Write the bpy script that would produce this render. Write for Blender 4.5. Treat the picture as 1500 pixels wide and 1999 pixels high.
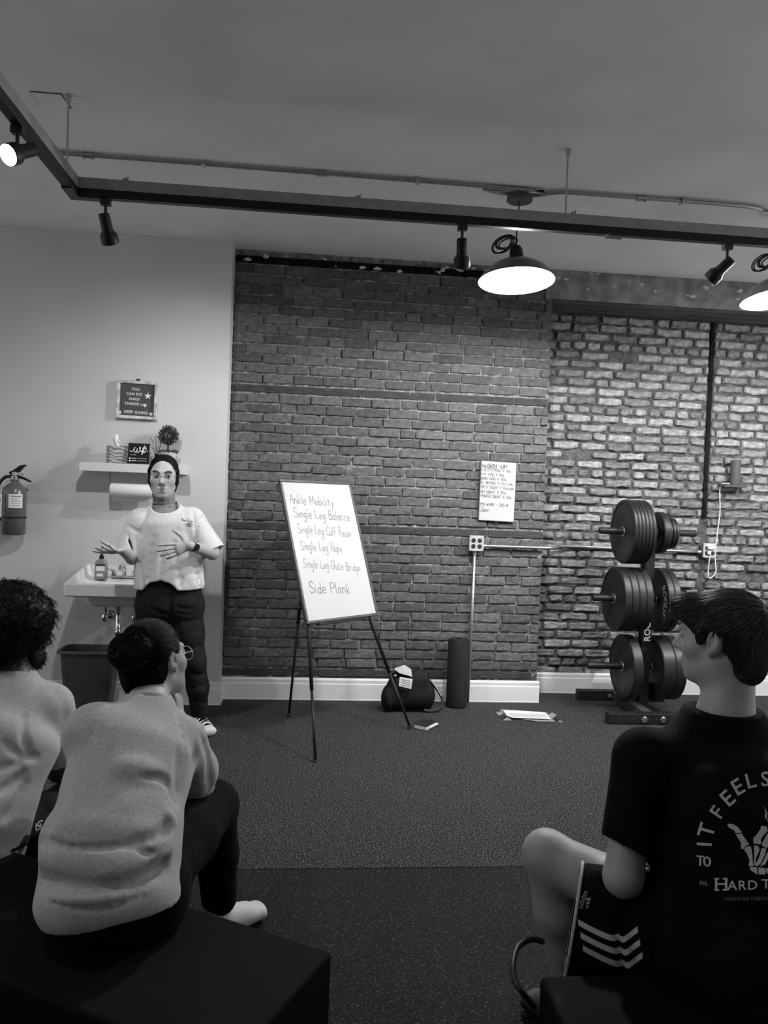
import bpy, bmesh, math, random
import numpy as np
from mathutils import Vector, Matrix
from mathutils.bvhtree import BVHTree

for o in list(bpy.data.objects):
    bpy.data.objects.remove(o, do_unlink=True)
scene = bpy.context.scene
COL = scene.collection
random.seed(7)
RNG = np.random.default_rng(11)

# ------------------------------------------------------------------ camera
# metres; x runs right along the brick wall, y towards it (its face is y = 0), z up
FPX, YAW, PITCH, ROLL = 1500.0, .0964, .0244, .0375
CAM = np.array([0.0, -5.4345, 1.48])
_fw = np.array([math.sin(YAW) * math.cos(PITCH), math.cos(YAW) * math.cos(PITCH), -math.sin(PITCH)])
_r = np.array([math.cos(YAW), -math.sin(YAW), 0.0])
_u = np.cross(_r, _fw)
_r2 = _r * math.cos(ROLL) + _u * math.sin(ROLL)
_u2 = -_r * math.sin(ROLL) + _u * math.cos(ROLL)
cd = bpy.data.cameras.new('camera')
cam = bpy.data.objects.new('camera', cd)
COL.objects.link(cam)
M = Matrix(((_r2[0], _u2[0], -_fw[0], CAM[0]), (_r2[1], _u2[1], -_fw[1], CAM[1]),
            (_r2[2], _u2[2], -_fw[2], CAM[2]), (0, 0, 0, 1)))
cam.matrix_world = M
cd.sensor_fit = 'VERTICAL'
cd.sensor_height = 36.0
cd.lens = 36.0 * FPX / 1999.0
cd.clip_start = .05
cd.clip_end = 60
scene.camera = cam

# ------------------------------------------------------------------ world, exposure
w = bpy.data.worlds.new('room_fill')
scene.world = w
w.use_nodes = True
w.node_tree.nodes['Background'].inputs[0].default_value = (1, 1, 1, 1)
w.node_tree.nodes['Background'].inputs[1].default_value = .90
vs = scene.view_settings
vs.view_transform = 'Standard'
vs.look = 'None'
vs.gamma = 1.0
vs.use_curve_mapping = False
vs.exposure = 0.0
E_PENDANT, E_SPOT, E_WALLSPOT = 125.0, 90.0, 58.0

CEIL = 3.134          # ceiling height
XL, XR = -.5755, 1.695  # brick pier from the white wall to the alcove
REC = .279            # depth of the alcove
WHITE_Y = -.158       # face of the white wall


def ray(px, py):
    return _fw + _r2 * (px - 750) / FPX - _u2 * (py - 999.5) / FPX


def W(px, py, Y):
    """point of the plane y = Y seen at a photo pixel"""
    d = ray(px, py)
    return CAM + d * ((Y - CAM[1]) / d[1])


def G(px, py, Z=0.0):
    """point of the plane z = Z seen at a photo pixel"""
    d = ray(px, py)
    return CAM + d * ((Z - CAM[2]) / d[2])


# ------------------------------------------------------------------ materials
MATS = {}


def mat(name, g, rough=.6, var=0.0, scale=20.0, bump=0.0, bscale=None, metal=0.0, coat=0.0, stretch=None,
        detail=4.0, spec=.5, emit=None, rand=0.0, attr=None, sheen=0.0):
    """grey principled material with optional noise variation and bump (object coordinates)"""
    if name in MATS:
        return MATS[name]
    m = bpy.data.materials.new(name)
    m.use_nodes = True
    nt = m.node_tree
    b = nt.nodes['Principled BSDF']
    b.inputs['Base Color'].default_value = (g, g, g, 1)
    b.inputs['Roughness'].default_value = rough
    b.inputs['Metallic'].default_value = metal
    b.inputs['Coat Weight'].default_value = coat
    b.inputs['Specular IOR Level'].default_value = spec
    b.inputs['Sheen Weight'].default_value = sheen
    if emit:
        b.inputs['Emission Color'].default_value = (1, 1, 1, 1)
        b.inputs['Emission Strength'].default_value = emit
    L = nt.links
    if var or bump:
        tc = nt.nodes.new('ShaderNodeTexCoord')
        vec = tc.outputs['Object']
        if stretch:
            mp = nt.nodes.new('ShaderNodeMapping')
            mp.inputs['Scale'].default_value = stretch
            L.new(vec, mp.inputs['Vector'])
            vec = mp.outputs['Vector']
    if var or rand or attr:
        src = None
        if var:
            n = nt.nodes.new('ShaderNodeTexNoise')
            n.inputs['Scale'].default_value = scale
            n.inputs['Detail'].default_value = detail
            L.new(vec, n.inputs['Vector'])
            mr = nt.nodes.new('ShaderNodeMapRange')
            mr.inputs[1].default_value = .3
            mr.inputs[2].default_value = .7
            mr.inputs[3].default_value = 1 - var
            mr.inputs[4].default_value = 1 + var
            L.new(n.outputs['Fac'], mr.inputs[0])
            src = mr.outputs[0]
        if rand or attr:
            if attr:
                a = nt.nodes.new('ShaderNodeAttribute')
                a.attribute_name = attr
                rs = a.outputs['Fac']
            else:
                oi = nt.nodes.new('ShaderNodeObjectInfo')
                rs = oi.outputs['Random']
            mr2 = nt.nodes.new('ShaderNodeMapRange')
            mr2.inputs[3].default_value = 1 - (rand or .3)
            mr2.inputs[4].default_value = 1 + (rand or .3)
            L.new(rs, mr2.inputs[0])
            if src:
                mu = nt.nodes.new('ShaderNodeMath')
                mu.operation = 'MULTIPLY'
                L.new(src, mu.inputs[0])
                L.new(mr2.outputs[0], mu.inputs[1])
                src = mu.outputs[0]
            else:
                src = mr2.outputs[0]
        mg = nt.nodes.new('ShaderNodeMath')
        mg.operation = 'MULTIPLY'
        mg.inputs[1].default_value = g
        L.new(src, mg.inputs[0])
        L.new(mg.outputs[0], b.inputs['Base Color'])
    if bump:
        nb = nt.nodes.new('ShaderNodeTexNoise')
        nb.inputs['Scale'].default_value = bscale or scale
        nb.inputs['Detail'].default_value = detail
        L.new(vec, nb.inputs['Vector'])
        bp = nt.nodes.new('ShaderNodeBump')
        bp.inputs['Strength'].default_value = bump
        bp.inputs['Distance'].default_value = .01
        L.new(nb.outputs['Fac'], bp.inputs['Height'])
        L.new(bp.outputs['Normal'], b.inputs['Normal'])
    MATS[name] = m
    return m


def speckle_mat(name, base, fleck, scale, lo, hi, rough=.85):
    m = bpy.data.materials.new(name)
    m.use_nodes = True
    nt = m.node_tree
    b = nt.nodes['Principled BSDF']
    b.inputs['Roughness'].default_value = rough
    b.inputs['Specular IOR Level'].default_value = .25
    tc = nt.nodes.new('ShaderNodeTexCoord')
    n = nt.nodes.new('ShaderNodeTexNoise')
    n.inputs['Scale'].default_value = scale
    n.inputs['Detail'].default_value = 3
    n.inputs['Roughness'].default_value = .75
    nt.links.new(tc.outputs['Object'], n.inputs['Vector'])
    mr = nt.nodes.new('ShaderNodeMapRange')
    mr.inputs[1].default_value = lo
    mr.inputs[2].default_value = hi
    mr.inputs[3].default_value = base
    mr.inputs[4].default_value = fleck
    nt.links.new(n.outputs['Fac'], mr.inputs[0])
    nt.links.new(mr.outputs[0], b.inputs['Base Color'])
    bp = nt.nodes.new('ShaderNodeBump')
    bp.inputs['Strength'].default_value = .5
    bp.inputs['Distance'].default_value = .004
    nt.links.new(n.outputs['Fac'], bp.inputs['Height'])
    nt.links.new(bp.outputs['Normal'], b.inputs['Normal'])
    return m


# ------------------------------------------------------------------ object helpers
def link(o, parent=None):
    COL.objects.link(o)
    if parent is not None:
        o.parent = parent
        base = parent.get('_base')
        if base is not None:
            o.matrix_parent_inverse = Matrix.Translation(-Vector(base))
        if '_base' not in o and base is not None:
            pass
    return o


def root(name, label, cat, loc, group=None):
    o = bpy.data.objects.new(name, None)
    o.empty_display_size = .05
    o.location = loc
    o['_base'] = [float(v) for v in loc]
    o['label'] = label
    o['category'] = cat
    if group:
        o['group'] = group
    COL.objects.link(o)
    return o


def tag(o, label, cat, group=None):
    o['label'] = label
    o['category'] = cat
    if group:
        o['group'] = group
    return o


def mesh_from(name, v, f):
    me = bpy.data.meshes.new(name)
    me.from_pydata(v.tolist() if hasattr(v, 'tolist') else [tuple(map(float, q)) for q in v], [],
                   f.tolist() if hasattr(f, 'tolist') else f)
    me.update()
    return me


def put(name, v, f, m, parent=None, smooth=False, bevel=0.0, seg=2, auto=None):
    me = mesh_from(name, v, f)
    if m:
        me.materials.append(m)
    if smooth:
        me.polygons.foreach_set('use_smooth', [True] * len(me.polygons))
    o = bpy.data.objects.new(name, me)
    link(o, parent)
    if bevel:
        bv = o.modifiers.new('bevel', 'BEVEL')
        bv.width = bevel
        bv.segments = seg
        bv.limit_method = 'ANGLE'
        bv.angle_limit = math.radians(40)
    if auto is not None:
        me.polygons.foreach_set('use_smooth', [True] * len(me.polygons))
        sharp = [False] * len(me.edges)
        bm = bmesh.new()
        bm.from_mesh(me)
        for e in bm.edges:
            if len(e.link_faces) == 2 and e.calc_face_angle(0) > auto:
                e.smooth = False
        bm.to_mesh(me)
        bm.free()
    return o


def nrm(v):
    v = np.asarray(v, float)
    return v / (np.linalg.norm(v) + 1e-12)


def frame(d):
    d = nrm(d)
    a = np.array([0, 0, 1.0]) if abs(d[2]) < .9 else np.array([1.0, 0, 0])
    x = nrm(np.cross(a, d))
    return x, np.cross(d, x), d


class MB:
    """collects simple solids for one part"""

    def __init__(s):
        s.v = []
        s.f = []

    def add(s, v, f):
        n = len(s.v)
        s.v.extend([tuple(map(float, p)) for p in v])
        s.f.extend([tuple(int(i) + n for i in q) for q in f])
        return s

    def box(s, c, size, R=None):
        c = np.asarray(c, float)
        h = np.asarray(size, float) / 2
        P = np.array([[x, y, z] for x in (-1, 1) for y in (-1, 1) for z in (-1, 1)]) * h
        if R is not None:
            P = P @ np.asarray(R, float).T
        return s.add(P + c, [(0, 1, 3, 2), (4, 6, 7, 5), (0, 4, 5, 1), (2, 3, 7, 6), (0, 2, 6, 4), (1, 5, 7, 3)])

    def span(s, lo, hi):
        lo, hi = np.asarray(lo, float), np.asarray(hi, float)
        return s.box((lo + hi) / 2, hi - lo)

    def cyl(s, a, b, r0, r1=None, n=16, cap=True):
        r1 = r0 if r1 is None else r1
        a, b = np.asarray(a, float), np.asarray(b, float)
        x, y, d = frame(b - a)
        t = np.arange(n) * 2 * math.pi / n
        ring = np.cos(t)[:, None] * x + np.sin(t)[:, None] * y
        v = np.vstack([a + ring * r0, b + ring * r1])
        f = [(i, (i + 1) % n, n + (i + 1) % n, n + i) for i in range(n)]
        if cap:
            f += [tuple(range(n - 1, -1, -1)), tuple(range(n, 2 * n))]
        return s.add(v, f)

    def tube(s, pts, r, n=8, cap=True):
        pts = np.asarray(pts, float)
        rr = np.broadcast_to(np.asarray(r, float), (len(pts),))
        t = np.arange(n) * 2 * math.pi / n
        V = []
        px = None
        for i, p in enumerate(pts):
            d = nrm(pts[min(i + 1, len(pts) - 1)] - pts[max(i - 1, 0)])
            if px is None:
                px, py, _ = frame(d)
            else:
                px = nrm(px - d * (px @ d))
                py = np.cross(d, px)
            V.append(p + (np.cos(t)[:, None] * px + np.sin(t)[:, None] * py) * rr[i])
        m = len(pts)
        f = [(i * n + j, i * n + (j + 1) % n, (i + 1) * n + (j + 1) % n, (i + 1) * n + j) for i in range(m - 1) for j
             in range(n)]
        if cap:
            f += [tuple(range(n - 1, -1, -1)), tuple(range((m - 1) * n, m * n))]
        return s.add(np.vstack(V), f)

    def lathe(s, prof, o, axis=(0, 0, 1), n=32, closed=False):
        """prof: (radius, height) pairs about the axis through o"""
        x, y, d = frame(axis)
        o = np.asarray(o, float)
        t = np.arange(n) * 2 * math.pi / n
        ring = np.cos(t)[:, None] * x + np.sin(t)[:, None] * y
        V = np.vstack([o + ring * max(r, 1e-5) + d * h for r, h in prof])
        m = len(prof)
        f = [(i * n + j, i * n + (j + 1) % n, ((i + 1) % m) * n + (j + 1) % n, ((i + 1) % m) * n + j)
             for i in range(m if closed else m - 1) for j in range(n)]
        return s.add(V, f)

    def ball(s, c, r, n=12, m=8, R=None):
        r = np.broadcast_to(np.asarray(r, float), (3,))
        V = []
        for i in range(m + 1):
            a = math.pi * i / m
            for j in range(n):
                b = 2 * math.pi * j / n
                V.append((math.sin(a) * math.cos(b), math.sin(a) * math.sin(b), math.cos(a)))
        V = np.array(V) * r
        if R is not None:
            V = V @ np.asarray(R).T
        f = [(i * n + j, (i + 1) * n + j, (i + 1) * n + (j + 1) % n, i * n + (j + 1) % n) for i in range(m) for j in
             range(n)]
        return s.add(V + np.asarray(c, float), f)

    def prism(s, poly, o, ex, ey, ez, t):
        """2-D polygon (counter-clockwise) in the ex, ey plane, thickness t along ez"""
        o, ex, ey, ez = (np.asarray(q, float) for q in (o, ex, ey, ez))
        n = len(poly)
        V = [o + ex * x + ey * y for x, y in poly] + [o + ex * x + ey * y + ez * t for x, y in poly]
        f = [tuple(range(n - 1, -1, -1)), tuple(range(n, 2 * n))] + [(i, (i + 1) % n, n + (i + 1) % n, n + i) for i in
                                                                     range(n)]
        return s.add(V, f)

    def build(s, name, m, parent=None, **k):
        return put(name, np.array(s.v), s.f, m, parent, **k)


def spline(pts, n=8):
    """Catmull-Rom through the points"""
    P = np.asarray(pts, float)
    P = np.vstack([2 * P[0] - P[1], P, 2 * P[-1] - P[-2]])
    out = []
    for i in range(1, len(P) - 2):
        for t in np.arange(n) / n:
            a, b, c, d = P[i - 1:i + 3]
            out.append(.5 * (2 * b + (c - a) * t + (2 * a - 5 * b + 4 * c - d) * t * t + (3 * b - a - 3 * c + d) * t ** 3))
    out.append(P[-2])
    return np.array(out)


def text_mesh(s, size=1.0, align='CENTER', spacing=1.0, offset=0.0):
    """built-in font as flat (verts, faces) in its own plane"""
    cu = bpy.data.curves.new('t', 'FONT')
    cu.body = s
    cu.size = size
    cu.align_x = align
    cu.space_character = spacing
    cu.resolution_u = 3
    cu.offset = offset
    o = bpy.data.objects.new('t', cu)
    COL.objects.link(o)
    bpy.context.view_layer.update()
    me = bpy.data.meshes.new_from_object(o.evaluated_get(bpy.context.evaluated_depsgraph_get()))
    v = np.array([p.co[:] for p in me.vertices])
    f = [tuple(p.vertices) for p in me.polygons]
    bpy.data.objects.remove(o)
    bpy.data.curves.remove(cu)
    bpy.data.meshes.remove(me)
    return v, f


def text(name, s, o, ex, ey, size, m, parent, align='CENTER', spacing=1.0, offset=0.0):
    v, f = text_mesh(s, size, align, spacing, offset)
    P = np.asarray(o) + v[:, :1] * np.asarray(ex) + v[:, 1:2] * np.asarray(ey)
    return put(name, P, f, m, parent)


# ------------------------------------------------------------------ hand-written strokes
GL = {
    'A': '0,0 .28,1 .56,0|.1,.38 .46,.38', 'B': '.05,0 .05,1|.05,1 .4,.9 .4,.6 .05,.52|.05,.52 .48,.45 .48,.08 .05,0',
    'C': '.5,.85 .25,1 .02,.6 .08,.12 .3,0 .52,.15', 'D': '.05,0 .05,1|.05,1 .45,.85 .5,.3 .05,0',
    'E': '.5,1 .05,1 .05,0 .5,0|.05,.5 .42,.52', 'F': '.5,1 .05,1 .05,0|.05,.5 .4,.52',
    'G': '.52,.85 .25,1 .02,.6 .08,.1 .3,0 .5,.15 .5,.45 .3,.45', 'H': '.05,1 .05,0|.5,1 .5,0|.05,.5 .5,.52',
    'I': '.1,1 .1,0', 'J': '.4,1 .4,.2 .25,0 .05,.15', 'K': '.05,1 .05,0|.45,1 .05,.45 .48,0',
    'L': '.05,1 .05,0 .45,.03', 'M': '.03,0 .08,1 .33,.35 .58,1 .62,0', 'N': '.05,0 .05,1 .48,0 .5,1',
    'O': '.28,1 .05,.75 .05,.25 .28,0 .5,.25 .5,.75 .28,1', 'P': '.05,0 .05,1|.05,1 .45,.92 .45,.55 .05,.48',
    'Q': '.28,1 .05,.75 .05,.25 .28,0 .5,.25 .5,.75 .28,1|.3,.25 .55,-.08',
    'R': '.05,0 .05,1|.05,1 .45,.9 .42,.55 .05,.5|.15,.5 .5,0', 'S': '.48,.88 .25,1 .05,.8 .15,.55 .42,.42 .45,.12 .2,0 .02,.14',
    'T': '0,1 .54,1|.27,1 .27,0', 'U': '.05,1 .05,.25 .25,0 .48,.25 .48,1', 'V': '.02,1 .27,0 .52,1',
    'W': '.02,1 .18,0 .36,.7 .54,0 .7,1', 'X': '.02,1 .5,0|.5,1 .02,0', 'Y': '.02,1 .27,.5 .52,1|.27,.5 .27,0',
    'a': '.38,.42 .2,.5 .03,.28 .12,.02 .38,.2|.38,.5 .38,.1 .46,0', 'b': '.05,1 .05,0|.05,.3 .25,.48 .4,.25 .25,0 .05,.08',
    'c': '.38,.42 .2,.5 .04,.25 .18,0 .38,.08', 'd': '.38,.4 .2,.48 .04,.22 .18,0 .38,.15|.38,1 .38,0',
    'e': '.06,.25 .38,.28 .32,.48 .14,.48 .03,.22 .16,0 .38,.06', 'f': '.36,.92 .2,.95 .15,.7 .15,0|.02,.5 .32,.5',
    'g': '.36,.42 .2,.5 .04,.28 .15,.05 .36,.2|.37,.5 .37,-.25 .22,-.42 .02,-.3', 'h': '.05,1 .05,0|.05,.3 .22,.5 .36,.35 .37,0',
    'i': '.08,.5 .1,0|.1,.7 .11,.74', 'k': '.05,1 .05,0|.34,.5 .06,.22 .36,0', 'l': '.08,1 .08,0', 'm': '.03,.5 .04,0|.04,.3 .2,.5 .28,.3 .28,0|.28,.3 .44,.5 .52,.3 .53,0',
    'n': '.04,.5 .05,0|.05,.28 .22,.5 .36,.35 .38,0', 'o': '.2,.5 .04,.26 .18,0 .38,.22 .2,.5', 'p': '.05,.5 .05,-.42|.05,.32 .25,.5 .4,.26 .24,0 .05,.08',
    'r': '.05,.5 .06,0|.06,.28 .2,.5 .34,.45', 's': '.32,.42 .15,.5 .07,.34 .3,.2 .26,.02 .03,.06', 't': '.15,.9 .15,.1 .3,0|.02,.55 .32,.56',
    'u': '.04,.5 .05,.12 .2,0 .36,.15|.37,.5 .38,0', 'y': '.04,.5 .2,.08|.38,.5 .2,.02 .05,-.4', 'x': '.02,.5 .36,0|.36,.5 .02,0',
    'w': '.02,.5 .12,0 .24,.38 .36,0 .48,.5',
    '0': '.25,1 .05,.7 .08,.2 .25,0 .45,.3 .42,.8 .25,1', '1': '.1,1 .1,0', '3': '.05,.92 .3,1 .4,.75 .18,.55 .42,.35 .3,.02 .03,.1',
    '5': '.45,1 .1,1 .08,.6 .35,.6 .42,.2 .2,0 .03,.1', '8': '.25,.52 .08,.75 .25,1 .42,.78 .25,.52 .06,.22 .25,0 .45,.22 .25,.52',
    '-': '.05,.45 .4,.47', '.': '.08,0 .1,.03', '/': '.02,-.1 .38,1.05', "'": '.08,1 .06,.8'}
ADV = {'I': .25, 'i': .22, 'l': .2, '1': .25, '.': .2, 'M': .72, 'W': .78, 'm': .62, 'w': .56, ' ': .38, '/': .42, "'": .18}


def strokes(s, w=.05, jit=.02, gap=.08):
    """verts/faces of flat ribbons for a hand-written line, cap height 1"""
    V, F, x = [], [], 0.0
    for ch in s:
        if ch in GL:
            jy = random.uniform(-jit, jit) * 2
            js = 1 + random.uniform(-jit, jit) * 2
            for poly in GL[ch].split('|'):
                P = np.array([[float(c) for c in q.split(',')] for q in poly.split()])
                P += RNG.uniform(-jit, jit, P.shape)
                if len(P) > 2 and ch not in 'AEFHIKLMNTVWXYkvwxzi1':
                    P = spline(P, 4)
                P = P * [1, js] + [x, jy]
                for a, b in zip(P[:-1], P[1:]):
                    d = b - a
                    d = d / (np.linalg.norm(d) + 1e-9)
                    n = np.array([-d[1], d[0]]) * w / 2
                    e = d * w * .45
                    k = len(V)
                    V += [a - e - n * .7, a - n * .98, b - n * .98, b + e - n * .7, b + e + n * .7, b + n * .98, a + n * .98, a - e + n * .7]
                    F.append(tuple(range(k, k + 8)))
        x += ADV.get(ch, .5 if ch.isupper() or ch.isdigit() else .44) + gap
    return np.array(V), F, x


def write(name, s, o, ex, ey, height, m, parent, w=.05, width=None, lift=None, slope=0.0, jit=.02):
    v, f, adv = strokes(s, w, jit)
    sx = height if width is None else width / adv
    ey2 = np.asarray(ey)
    P = np.asarray(o) + v[:, :1] * sx * np.asarray(ex) + (v[:, 1:2] * height + v[:, :1] * sx * slope) * ey2
    if lift is not None:
        P = P + np.asarray(lift) * (1 + .0 * v[:, :1])
    return put(name, P, f, m, parent)
# ------------------------------------------------------------------ organic surfaces: smooth unions meshed with surface nets
class Field:
    def __init__(s, k=.02):
        s.k = k
        s.ops = []

    def cap(s, a, b, ra, rb=None, k=None, op='u'):
        s.ops.append(('cap', np.asarray(a, float), np.asarray(b, float), float(ra), float(ra if rb is None else rb),
                      s.k if k is None else k, op))
        return s

    def chain(s, pts, rad, k=None, op='u'):
        for i in range(len(pts) - 1):
            s.cap(pts[i], pts[i + 1], rad[i], rad[i + 1], k, op)
        return s

    def ell(s, c, r, R=None, k=None, op='u'):
        s.ops.append(('ell', np.asarray(c, float), np.asarray(r, float), np.eye(3) if R is None else np.asarray(R, float),
                      s.k if k is None else k, op))
        return s

    def ecap(s, a, b, side, r0, r1, k=None, op='u'):
        """tapered tube of elliptical section: r = (half width along side, half depth)"""
        s.ops.append(('ecap', np.asarray(a, float), np.asarray(b, float), np.asarray(side, float), r0, r1,
                      s.k if k is None else k, op))
        return s

    def cut(s, p, n, k=.004, near=None):
        s.ops.append(('cut', np.asarray(p, float), nrm(n), k, near))
        return s

    def crease(s, a, b, wd, dp):
        """groove (dp > 0) or ridge (dp < 0) along a segment"""
        s.ops.append(('cr', np.asarray(a, float), np.asarray(b, float), wd, dp))
        return s

    def creases(s, pts, wd, dp):
        for a, b in zip(pts[:-1], pts[1:]):
            s.crease(a, b, wd, dp)
        return s

    def notbox(s, c, half):
        """keeps the field out of an upright box"""
        s.ops.append(('nb', np.asarray(c, float), np.asarray(half, float)))
        return s

    def add(s, other, k=.02):
        """smooth union with another field, cuts and hollows of its own included"""
        s.ops.append(('sub', other, k))
        return s

    def folds(s, spec, h=.014, wk=1.0, dk=1.0):
        """grooves and ridges laid on the surface where the lines of sight through photo pixels meet it"""
        v, f = s.mesh(h)
        bv = BVHTree.FromPolygons(v.tolist(), f.tolist())
        for pts, wd, dp in spec:
            P = []
            for p in spline(pts, 3) if len(pts) > 2 else pts:
                hit = bv.ray_cast(Vector(CAM), Vector(ray(*p)).normalized())
                if hit[0] is not None:
                    P.append(np.array(hit[0]))
            for a, b in zip(P[:-1], P[1:]):
                if np.linalg.norm(a - b) < .12:
                    s.crease(a, b, wd * wk, dp * dk)
        return s

    def wave(s, fn):
        s.ops.append(('fn', fn))
        return s

    def bounds(s, h):
        return s.grid(h, only=True)

    def grid(s, h, lo=None, hi=None, only=False):
        L, H = [], []
        for o in s.ops:
            if o[0] == 'cap' and o[6] == 'u':
                r = max(o[3], o[4])
                L += [o[1] - r, o[2] - r]
                H += [o[1] + r, o[2] + r]
            elif o[0] == 'ell' and o[5] == 'u':
                r = np.abs(o[3]) @ o[2]
                L.append(o[1] - r)
                H.append(o[1] + r)
            elif o[0] == 'ecap' and o[7] == 'u':
                r = max(o[4] + o[5])
                L += [o[1] - r, o[2] - r]
                H += [o[1] + r, o[2] + r]
            elif o[0] == 'sub' and lo is None:
                l2, u2 = o[1].bounds(h)
                L.append(l2 + 4 * h)
                H.append(u2 - 4 * h)
        l = np.min(L, 0) - 4 * h if lo is None else np.asarray(lo, float)
        u = np.max(H, 0) + 4 * h if hi is None else np.asarray(hi, float)
        if only:
            return l, u
        n = np.ceil((u - l) / h - 1e-6).astype(int) + 1
        ax = [l[i] + h * np.arange(n[i]) for i in range(3)]
        d = np.full(n, .3, np.float32)

        def sub(c0, c1, pad):
            i0 = np.clip(np.floor((c0 - pad - l) / h).astype(int), 0, n)
            i1 = np.clip(np.ceil((c1 + pad - l) / h).astype(int) + 1, 0, n)
            return tuple(slice(a, b) for a, b in zip(i0, i1))

        def pts(sl):
            return (ax[0][sl[0]][:, None, None], ax[1][sl[1]][None, :, None], ax[2][sl[2]][None, None, :])

        def seg(X, a, b):
            ba = b - a
            q = [X[i] - a[i] for i in range(3)]
            t = np.clip((q[0] * ba[0] + q[1] * ba[1] + q[2] * ba[2]) / (ba @ ba + 1e-12), 0, 1)
            return np.sqrt((q[0] - ba[0] * t) ** 2 + (q[1] - ba[1] * t) ** 2 + (q[2] - ba[2] * t) ** 2), t

        for o in s.ops:
            ty = o[0]
            if ty == 'fn':
                X = np.broadcast_arrays(*pts((slice(None),) * 3))
                d += o[1](*X).astype(np.float32)
                continue
            if ty == 'nb':
                X = pts((slice(None),) * 3)
                q = [np.abs(X[i] - o[1][i]) - o[2][i] for i in range(3)]
                bx_ = np.maximum(np.maximum(q[0], q[1]), q[2])
                d = np.maximum(d, -bx_).astype(np.float32)
                continue
            if ty == 'sub':
                v, _ = o[1].grid(h, l, l + h * (n - 1))
                k = o[2]
                hh = np.clip(.5 + .5 * (v - d) / k, 0, 1)
                d = (v * (1 - hh) + d * hh - k * hh * (1 - hh)).astype(np.float32)
                continue
            if ty == 'cut':
                _, p, nn, k, near = o
                if near is not None:
                    sl = sub(np.asarray(near[0]) - near[1], np.asarray(near[0]) + near[1], 0)
                else:
                    sl = (slice(None),) * 3
                X = pts(sl)
                b = sum((X[i] - p[i]) * nn[i] for i in range(3))
                d[sl] = np.maximum(d[sl], b)
                continue
            if ty == 'cr':
                _, a, b, wd, dp = o
                sl = sub(np.minimum(a, b), np.maximum(a, b), 2.6 * wd)
                q, _ = seg(pts(sl), a, b)
                d[sl] += dp * np.exp(-(q / wd) ** 2)
                continue
            if ty == 'cap':
                _, a, b, ra, rb, k, op = o
                r = max(ra, rb)
                sl = sub(np.minimum(a, b) - r, np.maximum(a, b) + r, k + 3 * h)
                q, t = seg(pts(sl), a, b)
                v = q - (ra + (rb - ra) * t)
            elif ty == 'ell':
                _, c, r, R, k, op = o
                e = np.abs(R) @ r
                sl = sub(c - e, c + e, k + 3 * h)
                X = pts(sl)
                q = [X[i] - c[i] for i in range(3)]
                lo_ = [(q[0] * R[0, i] + q[1] * R[1, i] + q[2] * R[2, i]) / r[i] for i in range(3)]
                k0 = np.sqrt(lo_[0] ** 2 + lo_[1] ** 2 + lo_[2] ** 2)
                k1 = np.sqrt((lo_[0] / r[0]) ** 2 + (lo_[1] / r[1]) ** 2 + (lo_[2] / r[2]) ** 2) + 1e-6
                v = k0 * (k0 - 1) / k1
            else:
                _, a, b, side, r0, r1, k, op = o
                dv = nrm(b - a)
                sd = nrm(side - dv * (side @ dv))
                fd = np.cross(dv, sd)
                r = max(r0 + r1)
                sl = sub(np.minimum(a, b) - r, np.maximum(a, b) + r, k + 3 * h)
                X = pts(sl)
                q = [X[i] - a[i] for i in range(3)]
                Ln = np.linalg.norm(b - a)
                ww = sum(q[i] * dv[i] for i in range(3))
                t = np.clip(ww / Ln, 0, 1)
                us = sum(q[i] * sd[i] for i in range(3))
                uf = sum(q[i] * fd[i] for i in range(3))
                rs = r0[0] + (r1[0] - r0[0]) * t
                rf = r0[1] + (r1[1] - r0[1]) * t
                we = ww - t * Ln
                rm = np.minimum(rs, rf)
                v = (np.sqrt((us / rs) ** 2 + (uf / rf) ** 2 + (we / (rm * .8)) ** 2) - 1) * rm
            g = d[sl]
            if op == 'u':
                if k > 0:
                    hh = np.clip(.5 + .5 * (v - g) / k, 0, 1)
                    d[sl] = v * (1 - hh) + g * hh - k * hh * (1 - hh)
                else:
                    d[sl] = np.minimum(g, v)
            else:
                if k > 0:
                    hh = np.clip(.5 - .5 * (g + v) / k, 0, 1)
                    d[sl] = g * (1 - hh) - v * hh + k * hh * (1 - hh)
                else:
                    d[sl] = np.maximum(g, -v)
        for i in range(3):   # close the surface at the grid's border
            e = [slice(None)] * 3
            for j in (0, -1):
                e[i] = j
                d[tuple(e)] = np.maximum(d[tuple(e)], 1e-3)
        return d, l

    def mesh(s, h, lo=None, hi=None):
        d, l = s.grid(h, lo, hi)
        n = np.array(d.shape)
        cn = n - 1
        N = int(np.prod(cn))
        acc = np.zeros((4, N))
        ins = d < 0
        quads = []
        for a in range(3):
            s0 = [slice(None)] * 3
            s1 = [slice(None)] * 3
            s0[a] = slice(0, -1)
            s1[a] = slice(1, None)
            m = ins[tuple(s0)] != ins[tuple(s1)]
            I = np.array(np.nonzero(m))
            v0 = d[tuple(s0)][m]
            v1 = d[tuple(s1)][m]
            P = I.astype(float)
            P[a] += v0 / (v0 - v1)
            b, c = [(1, 2), (2, 0), (0, 1)][a]
            ok = (I[b] >= 1) & (I[c] >= 1) & (I[b] < n[b] - 1) & (I[c] < n[c] - 1)
            I, P, v0 = I[:, ok], P[:, ok], v0[ok]
            ids = []
            for ob, oc in ((-1, -1), (0, -1), (0, 0), (-1, 0)):
                J = I.copy()
                J[b] += ob
                J[c] += oc
                id_ = (J[0] * cn[1] + J[1]) * cn[2] + J[2]
                ids.append(id_)
                acc[0] += np.bincount(id_, minlength=N)
                for q in range(3):
                    acc[q + 1] += np.bincount(id_, weights=P[q], minlength=N)
            Q = np.stack(ids, 1)
            flip = v0 > 0
            Q[flip] = Q[flip][:, ::-1]
            quads.append(Q)
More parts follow.
